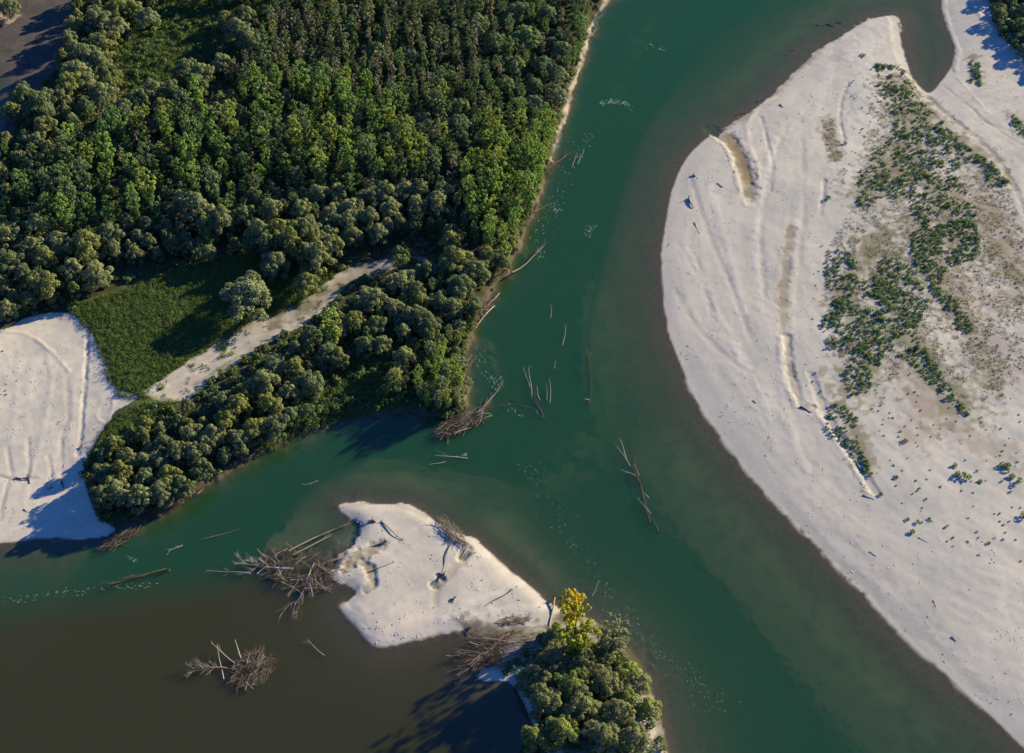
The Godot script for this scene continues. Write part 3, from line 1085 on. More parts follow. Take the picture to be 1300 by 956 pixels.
	stroke([1236,142, 1246,156, 1270,166, 1300,176], 1.0, -0.2, grey, 0.5, 0.8, 26)
	stroke([1216,100, 1240,130, 1256,148], 1.2, 0.2, cream, 0.5, 0.8, 27)
	# long flood lines and shallow channels
	for k in [[[862,310, 884,352, 904,400, 934,446, 962,508], 28], [[858,370, 880,410, 906,440, 940,470], 29], [[884,330, 896,372, 908,404], 30], [[876,226, 900,300, 930,370, 952,430], 31], [[1000,160, 976,230, 966,300, 970,380], 32], [[1018,180, 1020,260, 1014,330], 33]]:
		stroke(k[0], 1.6, -0.22, grey, 0.3, 0.8, k[1])
	for k in [[[868,320, 890,362, 914,410, 946,470], 34], [[930,440, 950,480, 972,520, 984,560], 35], [[985,180, 964,250, 958,320, 966,400], 36], [[1000,420, 990,470, 1000,540, 1024,600], 37], [[900,240, 924,320, 944,400], 38]]:
		stroke(k[0], 2.2, 0.2, pale, 0.5, 0.9, k[1])
	stroke([868,486, 910,556, 960,620, 1020,684, 1090,758, 1170,836, 1240,900], 3.0, 0.12, Color(0.38, 0.375, 0.34), 0.6, 0.8, 39)
	stroke([1000,640, 1050,700, 1110,752, 1170,806, 1250,880], 3.0, -0.12, grey, 0.45, 1.2, 40)
	stroke([1010,628, 1070,684, 1130,742, 1190,800], 2.0, -0.12, grey, 0.35, 1.2, 44)
	stroke([1030,600, 1090,680, 1160,745, 1240,815], 5.0, 0.1, Color(0.38, 0.355, 0.30), 0.4, 1.2, 45)
	stroke([928,552, 990,630, 1030,672], 5.0, 0.0, Color(0.345, 0.335, 0.295), 0.4, 1.3, 46)
	# herb-covered soil
	for k in [[[1140,110, 1150,160, 1130,210, 1100,250], 10.0], [[1170,140, 1205,175, 1240,205, 1262,232], 7.0], [[1150,220, 1190,240, 1215,285, 1220,320], 12.0], [[1160,280, 1180,330, 1205,380], 9.0], [[1120,300, 1090,340, 1070,390], 7.0], [[1130,340, 1140,390, 1150,430, 1175,470, 1210,515], 12.0], [[1090,420, 1095,460, 1080,495], 9.0], [[1065,520, 1085,550, 1098,590], 4.0], [[1205,390, 1230,420, 1246,460, 1262,490], 6.0], [[1250,270, 1280,330, 1300,380], 8.0], [[1236,75, 1240,104], 3.0], [[1287,150, 1302,176], 3.5]]:
		stroke(k[0], k[1] * 1.25, 0.1, olive, 0.8, 1.6, 50 + int(k[0][0]))
	for k in [[[1225,400, 1262,425, 1290,470], 10.0], [[1140,470, 1170,520, 1160,560], 8.0], [[1180,520, 1230,560, 1280,580], 8.0], [[1230,250, 1270,290, 1300,330], 9.0], [[1190,350, 1230,372, 1270,390], 8.0]]:
		stroke(k[0], k[1], 0.0, Color(0.25, 0.205, 0.165), 0.55, 1.8, 70 + int(k[0][1]))
	# --- island
	stroke([424,650, 440,644, 470,640, 500,640, 540,656], 1.4, -0.15, Color(0.30, 0.26, 0.21), 0.6, 0.8, 80)
	stroke([448,668, 440,682, 432,700, 424,716], 3.4, -1.1, Color(0.20, 0.17, 0.12), 0.9, 0.8, 81)
	stroke([444,716, 452,708, 470,700, 486,692], 2.6, -1.2, Color(0.19, 0.165, 0.11), 0.9, 0.9, 82)
	stroke([436,726, 452,716, 468,722, 474,738, 466,750], 2.0, -1.0, Color(0.22, 0.19, 0.13), 0.9, 0.9, 83)
	stroke([470,790, 490,772, 520,752, 548,746], 2.0, -0.12, Color(0.38, 0.35, 0.30), 0.6, 0.9, 84)
	stroke([552,764, 556,748, 566,736, 590,712, 598,700], 2.0, -0.3, Color(0.30, 0.27, 0.21), 0.8, 0.8, 85)
	stroke([552,744, 560,738], 2.2, -1.7, Color(0.12, 0.11, 0.06), 0.9, 0.4, 86)
	stroke([586,710, 594,698], 2.0, -1.7, Color(0.12, 0.11, 0.06), 0.9, 0.4, 87)
	stroke([560,790, 590,770, 630,756, 662,742], 1.6, 0.18, Color(0.48, 0.46, 0.43), 0.6, 0.9, 88)
	stroke([566,800, 600,786, 640,776, 690,774], 2.0, 0.2, Color(0.47, 0.45, 0.42), 0.6, 0.9, 89)
	stroke([434,768, 450,792, 470,812, 486,818, 540,807, 580,798], 2.6, 0.3, Color(0.40, 0.38, 0.33), 0.5, 0.8, 90)
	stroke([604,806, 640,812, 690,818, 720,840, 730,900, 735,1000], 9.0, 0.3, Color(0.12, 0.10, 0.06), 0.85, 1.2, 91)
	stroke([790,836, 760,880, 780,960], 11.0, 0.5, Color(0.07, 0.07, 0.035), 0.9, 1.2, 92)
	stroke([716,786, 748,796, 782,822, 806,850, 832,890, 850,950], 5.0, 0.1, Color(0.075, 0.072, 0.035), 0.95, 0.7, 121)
	stroke([608,858, 624,850, 640,846], 1.8, 0.2, Color(0.38, 0.32, 0.24), 0.8, 0.8, 93)
	# --- wooded bank: the cut bank shows pale sand, further down brown earth, darkened for the shade under the trees
	stroke([771,-20, 769,4, 756,24, 745,54, 734,92, 723,122, 716,152, 707,184, 699,206], 1.6, 0.0, Color(0.33, 0.295, 0.235), 0.9, 0.9, 94)
	stroke([697,212, 690,234, 678,266, 662,302, 652,328, 636,354, 616,382, 603,410, 592,442, 589,470, 595,500, 588,520], 2.2, 0.0, Color(0.095, 0.08, 0.055), 0.95, 0.9, 95)
	stroke([590,524, 562,534, 530,524, 490,526, 440,536, 400,549, 340,574, 282,604, 244,624, 216,644, 188,662, 150,678], 3.0, 0.0, Color(0.085, 0.07, 0.052), 0.95, 0.7, 96)
	# --- left sandbar
	stroke([113,424, 110,470, 106,520, 103,560, 100,580], 0.9, -0.7, Color(0.33, 0.30, 0.27), 0.5, 0.5, 97)
	stroke([0,424, 30,426, 58,442, 78,462, 88,474], 0.9, 0.35, cream, 0.8, 0.6, 98)
	stroke([58,444, 66,480, 62,520, 54,560, 40,600, 30,640], 1.5, 0.15, cream, 0.5, 0.8, 99)
	stroke([84,470, 88,520, 80,560, 74,600], 1.2, -0.2, Color(0.33, 0.30, 0.26), 0.5, 0.8, 100)
	stroke([130,510, 124,532, 138,540, 146,512], 0.9, 0.3, cream, 0.7, 0.6, 101)
	stroke([0,606, 20,612, 36,608, 50,610], 0.8, -0.4, Color(0.28, 0.24, 0.19), 0.7, 0.8, 102)
	for k in [[[10,570, 14,596, 18,610], 103], [[36,560, 38,590, 36,610], 104], [[78,560, 80,592, 78,618], 105], [[62,580, 66,604, 60,622], 106], [[12,612, 4,640, 0,662], 107]]:
		stroke(k[0], 0.9, -0.35, Color(0.36, 0.32, 0.27), 0.5, 0.6, k[1])
	for k in [[[24,450, 20,510, 16,560], 108], [[40,470, 36,530, 30,580], 109], [[96,480, 94,530, 92,576], 110]]:
		stroke(k[0], 1.6, 0.1, Color(0.43, 0.385, 0.34), 0.6, 0.9, k[1])
	# --- dry channel and meadow margins
	stroke([196,498, 240,480, 290,448, 340,424, 390,398], 1.4, -0.2, Color(0.42, 0.38, 0.33), 0.7, 0.8, 111)
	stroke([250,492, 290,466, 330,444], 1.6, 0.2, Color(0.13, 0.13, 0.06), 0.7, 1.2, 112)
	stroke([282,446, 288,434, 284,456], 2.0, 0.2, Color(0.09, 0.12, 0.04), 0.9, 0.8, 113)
	stroke([352,410, 390,392, 424,366, 460,348, 520,336], 6.5, 0.0, Color(0.10, 0.09, 0.055), 0.8, 1.2, 122)  # overgrown earth, with the shade on the channel painted in too
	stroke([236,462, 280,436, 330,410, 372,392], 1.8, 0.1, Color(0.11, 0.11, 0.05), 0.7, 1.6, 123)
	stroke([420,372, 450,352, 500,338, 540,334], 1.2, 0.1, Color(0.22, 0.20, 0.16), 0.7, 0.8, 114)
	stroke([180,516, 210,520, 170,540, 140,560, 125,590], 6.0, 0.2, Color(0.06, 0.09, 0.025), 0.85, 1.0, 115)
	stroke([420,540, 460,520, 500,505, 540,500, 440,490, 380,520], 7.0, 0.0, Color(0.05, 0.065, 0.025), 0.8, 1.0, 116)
	# --- mudflat
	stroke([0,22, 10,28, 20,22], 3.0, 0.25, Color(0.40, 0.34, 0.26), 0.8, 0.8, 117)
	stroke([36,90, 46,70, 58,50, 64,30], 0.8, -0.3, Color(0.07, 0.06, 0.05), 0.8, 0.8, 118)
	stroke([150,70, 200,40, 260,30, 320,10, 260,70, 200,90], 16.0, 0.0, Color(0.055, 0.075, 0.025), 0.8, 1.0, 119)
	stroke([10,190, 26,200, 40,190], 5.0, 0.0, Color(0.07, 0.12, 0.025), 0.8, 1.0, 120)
	# the wet stones below the waterline are brown with silt
	var grime := noise(0.3, 44, 3)
	for o in NX * NZ:
		var y := H[o]
		if y > 0.05 or y < -0.9 or region[o] == 1 or region[o] == 5: continue
		var k := smoothstep(0.05, -0.02, y) * smoothstep(-0.9, -0.4, y)
		var f := 1.0 + 0.3 * grime.get_noise_2d(o % NX, o / NX)
		CR[o] = lerpf(CR[o], 0.062 * f, k)
		CG[o] = lerpf(CG[o], 0.050 * f, k)
		CB[o] = lerpf(CB[o], 0.031 * f, k)

# ------------------------------------------------------------------ low plants
func scatter(pts: Array, gap: float, tries: int, keep: Callable) -> Array:
	var a := inside_list(pts, 1.5)
	var lo := a[0]
	var hi := a[0]
	for p in a:
		lo = lo.min(p)
		hi = hi.max(p)
	var grid := {}
	var out := []
	for t in tries:
		var q := Vector2(rng.randf_range(lo.x, hi.x), rng.randf_range(lo.y, hi.y))
		var key := Vector2i(floori(q.x / gap), floori(q.y / gap))
		if grid.has(key) or not Geometry2D.is_point_in_polygon(q, a) or not keep.call(q): continue
		grid[key] = true
		out.append(q)
	return out

func spot(q: Vector2, s: float, tall := 1.0, sink := 0.05) -> Transform3D:
	return Transform3D(Basis(Vector3.UP, rng.randf() * TAU).scaled(Vector3(s, s * tall, s)), Vector3(q.x, height_at(q.x, q.y) - sink, q.y))

func tuft(blades: int, wide: float, tall: float, fine := 1.0) -> ArrayMesh:
	var L := Leaves.new()
	for k in blades:
		var a := rng.randf() * TAU
		var q := wide * sqrt(rng.randf())
		var t := rng.randf_range(0.7, 1.3)
		L.spray(Vector3(cos(a) * q, tall * rng.randf_range(0.1, 0.9), sin(a) * q), Vector3(cos(a) * 0.5, 0.9, sin(a) * 0.5).normalized(), wide * fine * rng.randf_range(0.22, 0.42), Color(t * rng.randf_range(0.9, 1.15), t, t * 0.95), rng, 0.4)
	return L.mesh()

func carpet(called: String, label: String, category: String, lots: Array) -> void:
	var o := Node3D.new()
	o.name = numbered(called)
	add_child(o)
	tag(o, label, category, "", "stuff")
	for l in lots:
		if l[2].size(): many("tufts", l[0], l[1], l[2], o)

func make_low_plants() -> void:
	var clump := noise(0.07, 61, 3)
	var speck := noise(0.16, 62, 2)
	# --- thicket of low shrubs on the gravel bar
	var dense := [
		[1113,79, 1146,85, 1167,121, 1188,146, 1222,182, 1258,206, 1279,231, 1261,240, 1240,205, 1225,212, 1207,218, 1237,252, 1243,288, 1152,288, 1158,261, 1140,252, 1116,252, 1103,264, 1085,258, 1091,218, 1106,218, 1103,190, 1125,182, 1134,146, 1116,115],
		[1152,280, 1240,280, 1243,319, 1237,329, 1201,341, 1194,368, 1213,380, 1237,420, 1225,426, 1201,407, 1179,359, 1164,338],
		[1049,319, 1076,319, 1091,341, 1106,365, 1122,325, 1158,338, 1179,383, 1164,426, 1188,462, 1231,529, 1219,523, 1188,492, 1152,459, 1128,444, 1113,474, 1103,498, 1079,504, 1070,480, 1082,450, 1061,444, 1049,444, 1043,401, 1061,395, 1049,371],
		[1055,513, 1070,510, 1091,538, 1091,565, 1110,605, 1095,600, 1070,568, 1046,547],
		[1232,68, 1244,76, 1246,108, 1232,104], [1286,146, 1306,166, 1306,180, 1286,160]]
	var zones := ["in the bar's upper thicket", "in the bar's middle thicket", "in the bar's lower thicket", "along the scarp below the thicket", "in the patch beside the pool", "at the outer edge of the bar"]
	var meshes := []
	for k in 5: meshes.append(shrub_crown(1.0, 1.5, 9))
	var stem := trunk_mesh(0.9, 0.05, 4, 0.5)
	var found := []
	var mids := [1170.0, 1200.0, 1120.0, 1075.0, 1239.0, 1296.0]
	for z in dense.size():
		for q in scatter(dense[z], 1.2, 5200 if z < 3 else 700, func(p): return clump.get_noise_2d(p.x, p.y) + 0.5 * speck.get_noise_2d(p.x, p.y) > -0.2 and region_at(p.x, p.y) == 3):
			var s := rng.randf_range(0.3, 0.72) + 0.4 * maxf(0.0, clump.get_noise_2d(q.x + 300.0, q.y)) + (0.35 if rng.randf() < 0.08 else 0.0)
			var mid_x := at(mids[z], dense[z][1] + 90.0).x
			found.append([s, q, zones[z] + (", river side" if q.x < mid_x - 8.0 else ", outer side" if q.x > mid_x + 8.0 else ", middle") if z < 3 else zones[z]])
	# --- scattered seedlings and small willows with long shadows
	for z in [[[1110,470, 1180,480, 1300,560, 1300,720, 1240,720, 1140,640, 1100,560], 170, "standing singly on the lower bar"], [[1230,290, 1310,290, 1310,560, 1230,440, 1210,350], 230, "scattered over the outer bar"], [[1030,300, 1060,310, 1046,400, 1040,470, 1060,520, 1044,540, 1024,470, 1034,380], 60, "on the scarp beside the thicket"], [[1074,100, 1124,80, 1130,180, 1090,250, 1060,230, 1074,150], 80, "scattered on the pale upper bar"], [[-10,420, 20,430, 26,500, 6,560, -10,560], 26, "scattered on the sandbar"]]:
		for q in scatter(z[0], 2.2, z[1], func(p): return region_at(p.x, p.y) in [2, 3]):
			found.append([rng.randf_range(0.24, 0.5), q, z[2]])
	for e in [[1226,606, 1.5], [1215,603, 1.2], [1244,612, 1.0], [1278,594, 1.5], [1284,606, 1.3], [1272,592, 1.2], [1292,612, 1.5], [1212,592, 1.0], [1150,560, 1.0], [1138,606, 0.9], [1118,628, 0.8], [1152,660, 0.8], [1165,664, 0.9], [1158,676, 1.0], [1180,660, 0.8], [1300,655, 1.6], [1255,690, 0.7], [1243,205, 1.2], [1258,214, 1.3], [1168,276, 1.4], [1130,392, 1.9], [1122,384, 1.6], [1203,262, 1.4], [1278,232, 1.5], [1052,252, 1.1], [1072,182, 1.1], [1096,70, 1.1]]:
		var p := at(e[0], e[1], 1.5)
		found.append([e[2], Vector2(p.x, p.z), "standing singly on the lower bar" if e[1] > 500 else "larger than its neighbours on the bar"])
	found.sort_custom(func(a, b): return a[0] > b[0])
	var rest := []
	for k in meshes.size() * 3: rest.append([])
	for i in found.size():
		var e: Array = found[i]
		var m := rng.randi() % meshes.size()
		var t := rng.randi() % 3 if rng.randf() < 0.5 else 0
		var tf := spot(e[1], e[0], rng.randf_range(0.55, 0.85))
		if i >= 300:
			rest[m * 3 + t].append(tf)
			continue
		wanted.append({"kind": "shrub", "label": ("large " if e[0] > 1.0 else "fairly large " if e[0] > 0.9 else "mid-sized " if e[0] > 0.8 else "small ") + ["leafy green shrub ", "deep green shrub ", "olive green shrub "][t] + e[2], "tf": tf, "parts": [["stem", stem, M.bark], ["foliage", meshes[m], M.shrub[t]]], "cat": "shrub", "size": e[0]})
	print("shrubs ", found.size())
	var lots := []
	for k in rest.size(): lots.append([meshes[k / 3], M.shrub[k % 3], rest[k]])
	carpet("low_shrubs", "carpet of small green shrubs covering the gravel bar", "shrubs", lots)
	# --- olive herbs between them
	var h1 := tuft(12, 0.55, 0.35)
	var h2 := tuft(9, 0.4, 0.3)
	var herbs := [[], [], []]
	for a in [[1110,79, 1150,85, 1190,146, 1280,231, 1300,300, 1300,480, 1260,500, 1231,529, 1150,470, 1100,500, 1070,490, 1043,401, 1049,319, 1085,258, 1100,180]]:
		for q in scatter(a, 0.8, 26000, func(p): return clump.get_noise_2d(p.x + 90.0, p.y) + 0.6 * speck.get_noise_2d(p.x, p.y + 50.0) > -0.12): herbs[rng.randi() % 3].append(spot(q, rng.randf_range(0.6, 1.5), 0.8))
	for a in [[1043,152, 1060,150, 1070,206, 1052,206]]:
		for q in scatter(a, 0.8, 900, func(p): return speck.get_noise_2d(p.x, p.y) > -0.2): herbs[rng.randi() % 2].append(spot(q, rng.randf_range(0.7, 1.4)))
	carpet("low_herbs", "olive herbs growing between shrubs on the gravel bar", "herbs", [[h1, M.herb, herbs[0]], [h2, M.shrub[2], herbs[1]], [h1, M.dry, herbs[2]]])
	# --- tall grass and reeds of the meadow and the clearings
	var g1 := tuft(30, 0.9, 1.3, 0.75)
	var g2 := tuft(26, 0.8, 1.0, 0.75)
	var grass := [[], []]
	var any := func(p): return region_at(p.x, p.y) in [1, 7] or (region_at(p.x, p.y) in [2, 6] and clump.get_noise_2d(p.x * 2.0, p.y * 2.0) > 0.12)
	for a in [[[84,392, 150,372, 230,340, 300,322, 430,330, 420,366, 372,392, 322,412, 280,436, 240,462, 206,486, 210,492, 186,508, 152,506, 138,482, 128,452, 108,418], 17000], [[150,30, 200,0, 340,-10, 340,20, 285,40, 270,75, 200,112, 155,112], 8000], [[180,514, 230,510, 200,540, 150,570, 118,590, 130,555, 150,530], 3000], [[300,520, 470,440, 560,470, 580,520, 420,545, 340,570], 7000], [[-20,180, 40,180, 44,210, -20,240], 1500], [[276,432, 294,428, 296,450, 276,456], 300]]:
		for q in scatter(a[0], 0.75, a[1], any): grass[rng.randi() % 2].append(spot(q, rng.randf_range(0.6, 1.25), rng.randf_range(0.8, 1.3)))
	for q in scatter([180,500, 240,462, 322,412, 410,366, 520,334, 500,346, 424,384, 352,434, 268,490, 205,514], 0.8, 6000, func(p): return region_at(p.x, p.y) == 6 and clump.get_noise_2d(p.x * 1.6, p.y * 1.6 + 40.0) + 0.4 * speck.get_noise_2d(p.x, p.y) > 0.22): grass[rng.randi() % 2].append(spot(q, rng.randf_range(0.4, 0.9), rng.randf_range(0.6, 1.0)))
	carpet("tall_grass", "tall green grass and reeds of the meadow and clearings", "grass", [[g1, M.grass, grass[0]], [g2, M.brush, grass[1]]])
	# --- undergrowth on the forest floor and on the river bank
	var u1 := shrub_crown(1.6, 2.2, 12)
	var u2 := shrub_crown(1.3, 1.6, 10)
	var under := [[], []]
	for a in [[[-20,170, 110,0, 340,-20, 780,-20, 720,160, 690,250, 640,360, 590,470, 590,530, 520,530, 330,330, 90,400, -20,400], 9000], [[100,680, 108,590, 200,515, 340,430, 460,380, 600,400, 590,530, 440,535, 300,598, 190,664], 3600], [[640,850, 700,800, 790,820, 850,960, 640,960], 900], [[1256,-20, 1320,-20, 1320,90, 1290,62, 1270,46, 1258,20], 500]]:
		for q in scatter(a[0], 2.3, a[1], func(p): return region_at(p.x, p.y) in [1, 3, 4] and height_at(p.x, p.y) > (0.06 if p.x > -40.0 and p.y > -125.0 else 0.8)): under[rng.randi() % 2].append(spot(q, rng.randf_range(0.5, 1.2)))
	carpet("undergrowth", "dense green undergrowth beneath the trees of the wood", "undergrowth", [[u1, M.brush, under[0]], [u2, M.dome[1], under[1]]])

# cobbles and bits of drift caught along the flood lines of the bars
func make_cobbles() -> void:
	var line := noise(0.05, 77, 3)
	var rough := noise(0.6, 78, 2)
	var stones := []
	for k in 3:
		var sm := SphereMesh.new()
		sm.radius = 0.5
		sm.height = 0.7
		sm.radial_segments = 7
		sm.rings = 4
		var mdt := MeshDataTool.new()
		var am := ArrayMesh.new()
		am.add_surface_from_arrays(Mesh.PRIMITIVE_TRIANGLES, sm.get_mesh_arrays())
		mdt.create_from_surface(am, 0)
		for i in mdt.get_vertex_count():
			var v := mdt.get_vertex(i)
			mdt.set_vertex(i, v * (1.0 + 0.5 * rough.get_noise_3d(v.x * 3.0 + k * 9.0, v.y * 3.0, v.z * 3.0)))
		am.clear_surfaces()
		mdt.commit_to_surface(am)
		stones.append(am)
	var sm2 := []
	for c in [[0.30, 0.29, 0.265], [0.20, 0.185, 0.165], [0.12, 0.095, 0.07]]:
		var m := StandardMaterial3D.new()
		m.resource_name = "cobble"
		m.albedo_color = srgb(c[0], c[1], c[2])
		m.roughness = 0.95
		sm2.append(m)
	var lots := [[], [], []]
	for a in [[[840,300, 930,150, 1100,26, 1130,30, 1110,80, 1080,260, 1040,330, 1030,470, 1110,620, 1300,700, 1300,960, 1200,870, 1000,660, 860,460], 15000], [[430,700, 460,640, 560,660, 690,770, 640,800, 560,800, 480,818, 436,772], 2600], [[0,430, 100,410, 150,500, 110,590, 110,680, 0,685], 2600], [[1190,130, 1215,90, 1240,0, 1300,60, 1300,260], 2000]]:
		for q in scatter(a[0], 0.7, a[1], func(p): return region_at(p.x, p.y) in [2, 3, 4] and absf(line.get_noise_2d(p.x, p.y)) + 0.12 * rough.get_noise_2d(p.x, p.y) < 0.075): lots[mini(2, int(rng.randf() * rng.randf() * 4.2))].append(spot(q, rng.randf_range(0.25, 0.62), rng.randf_range(0.5, 0.9), 0.0))
	carpet("cobbles", "cobbles and drift scraps strewn along flood lines of the bars", "cobbles", [[stones[0], sm2[0], lots[0]], [stones[1], sm2[1], lots[1]], [stones[2], sm2[2], lots[2]]])

var wanted := []

# ------------------------------------------------------------------ dead wood
func dead_tree(label: String, base: Vector3, tip: Vector3, r: float, mat: Material, opt := {}) -> Node3D:
	var o := thing(opt.get("called", "dead_tree"), base, label, opt.get("category", "driftwood"), opt.get("group", ""))
	var axis := tip - base
	var long := axis.length()
	var dir := axis.normalized()
	var side := dir.cross(Vector3.UP).normalized()
	var path := bent(Vector3.ZERO, axis, opt.get("bow", 0.04), 6)
	var st := tool()
	stick(st, path, r, r * 0.35, 7)
	part("trunk", st.commit(), o, mat)
	if opt.get("roots", 0):
		st = tool()
		for k in opt.roots:
			var a := rng.randf() * TAU
			var d := (side * cos(a) + Vector3.UP.slerp(-dir, 0.05) * sin(a) - dir * rng.randf_range(-0.1, 0.5)).normalized()
			var q: float = r * rng.randf_range(2.2, 4.6)
			stick(st, bent(dir * r * 0.5, d * q, 0.16, 4), r * rng.randf_range(0.25, 0.5), r * 0.08, 5)
		part("root_plate", st.commit(), o, opt.get("root_mat", M.root))
	for k in opt.get("branches", 0):
		st = tool()
		var t := rng.randf_range(opt.get("from", 0.4), 1.0)
		var s: Vector3 = (path[int(t * 5)] as Vector3).lerp(path[mini(int(t * 5) + 1, 5)], fmod(t * 5.0, 1.0))
		var a: float = rng.randf_range(-1.0, 1.0) * opt.get("spread", 0.9)
		var d := (dir.rotated(Vector3.UP, a) + Vector3(0, rng.randf_range(-0.15, opt.get("lift", 0.5)), 0)).normalized()
		var q: float = long * rng.randf_range(0.22, 0.5) * opt.get("reach", 1.0)
		var bp := bent(s, s + d * q, 0.09, 5)
		var br: float = r * rng.randf_range(0.16, 0.3)
		stick(st, bp, br, br * 0.25, 5)
		for n in int(opt.get("twigs", 5) * 1.6):
			var i := rng.randi_range(1, 3)
			var td := (d.rotated(Vector3.UP, rng.randf_range(-0.9, 0.9)) + Vector3(0, rng.randf_range(-0.2, 0.4), 0)).normalized()
			stick(st, bent(bp[i], bp[i] + td * q * rng.randf_range(0.25, 0.55), 0.1, 4), br * 0.45, br * 0.12, 4)
		part("branch", st.commit(), o, mat)
	return o

# drifted branches heaped up: logs and branches one by one, the finest twigs joined
func pile(label: String, x: float, y: float, h: float, half_long: float, half_wide: float, turn: float, sticks: int, longest: float, tall: float, mats: Array, fan := 0.7) -> void:
	var c := at(x, y, h)
	var o := thing("driftwood_pile", c, label, "driftwood")
	var along := Vector3(cos(turn), 0, -sin(turn))
	var across := Vector3(sin(turn), 0, cos(turn))
	var fine := tool()
	sticks = int(sticks * 1.35)
	for k in sticks * 6:
		var u := sqrt(rng.randf())
		var a := rng.randf() * TAU
		var s := along * cos(a) * u * half_long + across * sin(a) * u * half_wide
		s.y = rng.randf() * tall * (1.0 - 0.75 * u)
		var d := (along * (1.0 if rng.randf() < 0.5 else -1.0)).rotated(Vector3.UP, rng.randfn(0.0, fan))
		d.y = rng.randf_range(-0.12, 0.3)
		if k < sticks:
			var q := longest * rng.randf_range(0.35, 1.0)
			var r := rng.randf_range(0.05, 0.15)
			var st := tool()
			var bp := bent(s - d * q * 0.5, s + d * q * 0.5, 0.06, 5)
			stick(st, bp, r, r * 0.4, 5)
			for n in 2:
				stick(st, bent(bp[2 + n], bp[2 + n] + d.rotated(Vector3.UP, rng.randf_range(-0.8, 0.8)) * q * 0.3, 0.1, 4), r * 0.5, r * 0.12, 4)
			part("log" if r > 0.11 else "branch", st.commit(), o, mats[rng.randi() % mats.size()])
		else:
			var q := longest * rng.randf_range(0.12, 0.35)
			stick(fine, bent(s, s + d * q, 0.1, 3), 0.045, 0.02, 3)
	var f := part("twigs", fine.commit(), o, mats[0])
	f.set_meta("kind", "stuff")

func lone_log(label: String, x1: float, y1: float, x2: float, y2: float, r: float, h1: float, h2: float, mat: Material, roots := 0, branches := 0, called := "driftwood_log") -> void:
	dead_tree(label, at(x1, y1, h1), at(x2, y2, h2), r, mat, {"called": called, "roots": roots, "branches": branches, "twigs": 2, "spread": 0.6})

func ground_px(x: float, y: float) -> float:
	var p := at(x, y, 1.0)
	return height_at(p.x, p.z)

func bar_log(label: String, x1: float, y1: float, x2: float, y2: float, r: float, mat: Material, roots := 0, branches := 0) -> void:
	lone_log(label, x1, y1, x2, y2, r, ground_px(x1, y1) + r * 0.8, ground_px(x2, y2) + r * 0.5, mat, roots, branches)

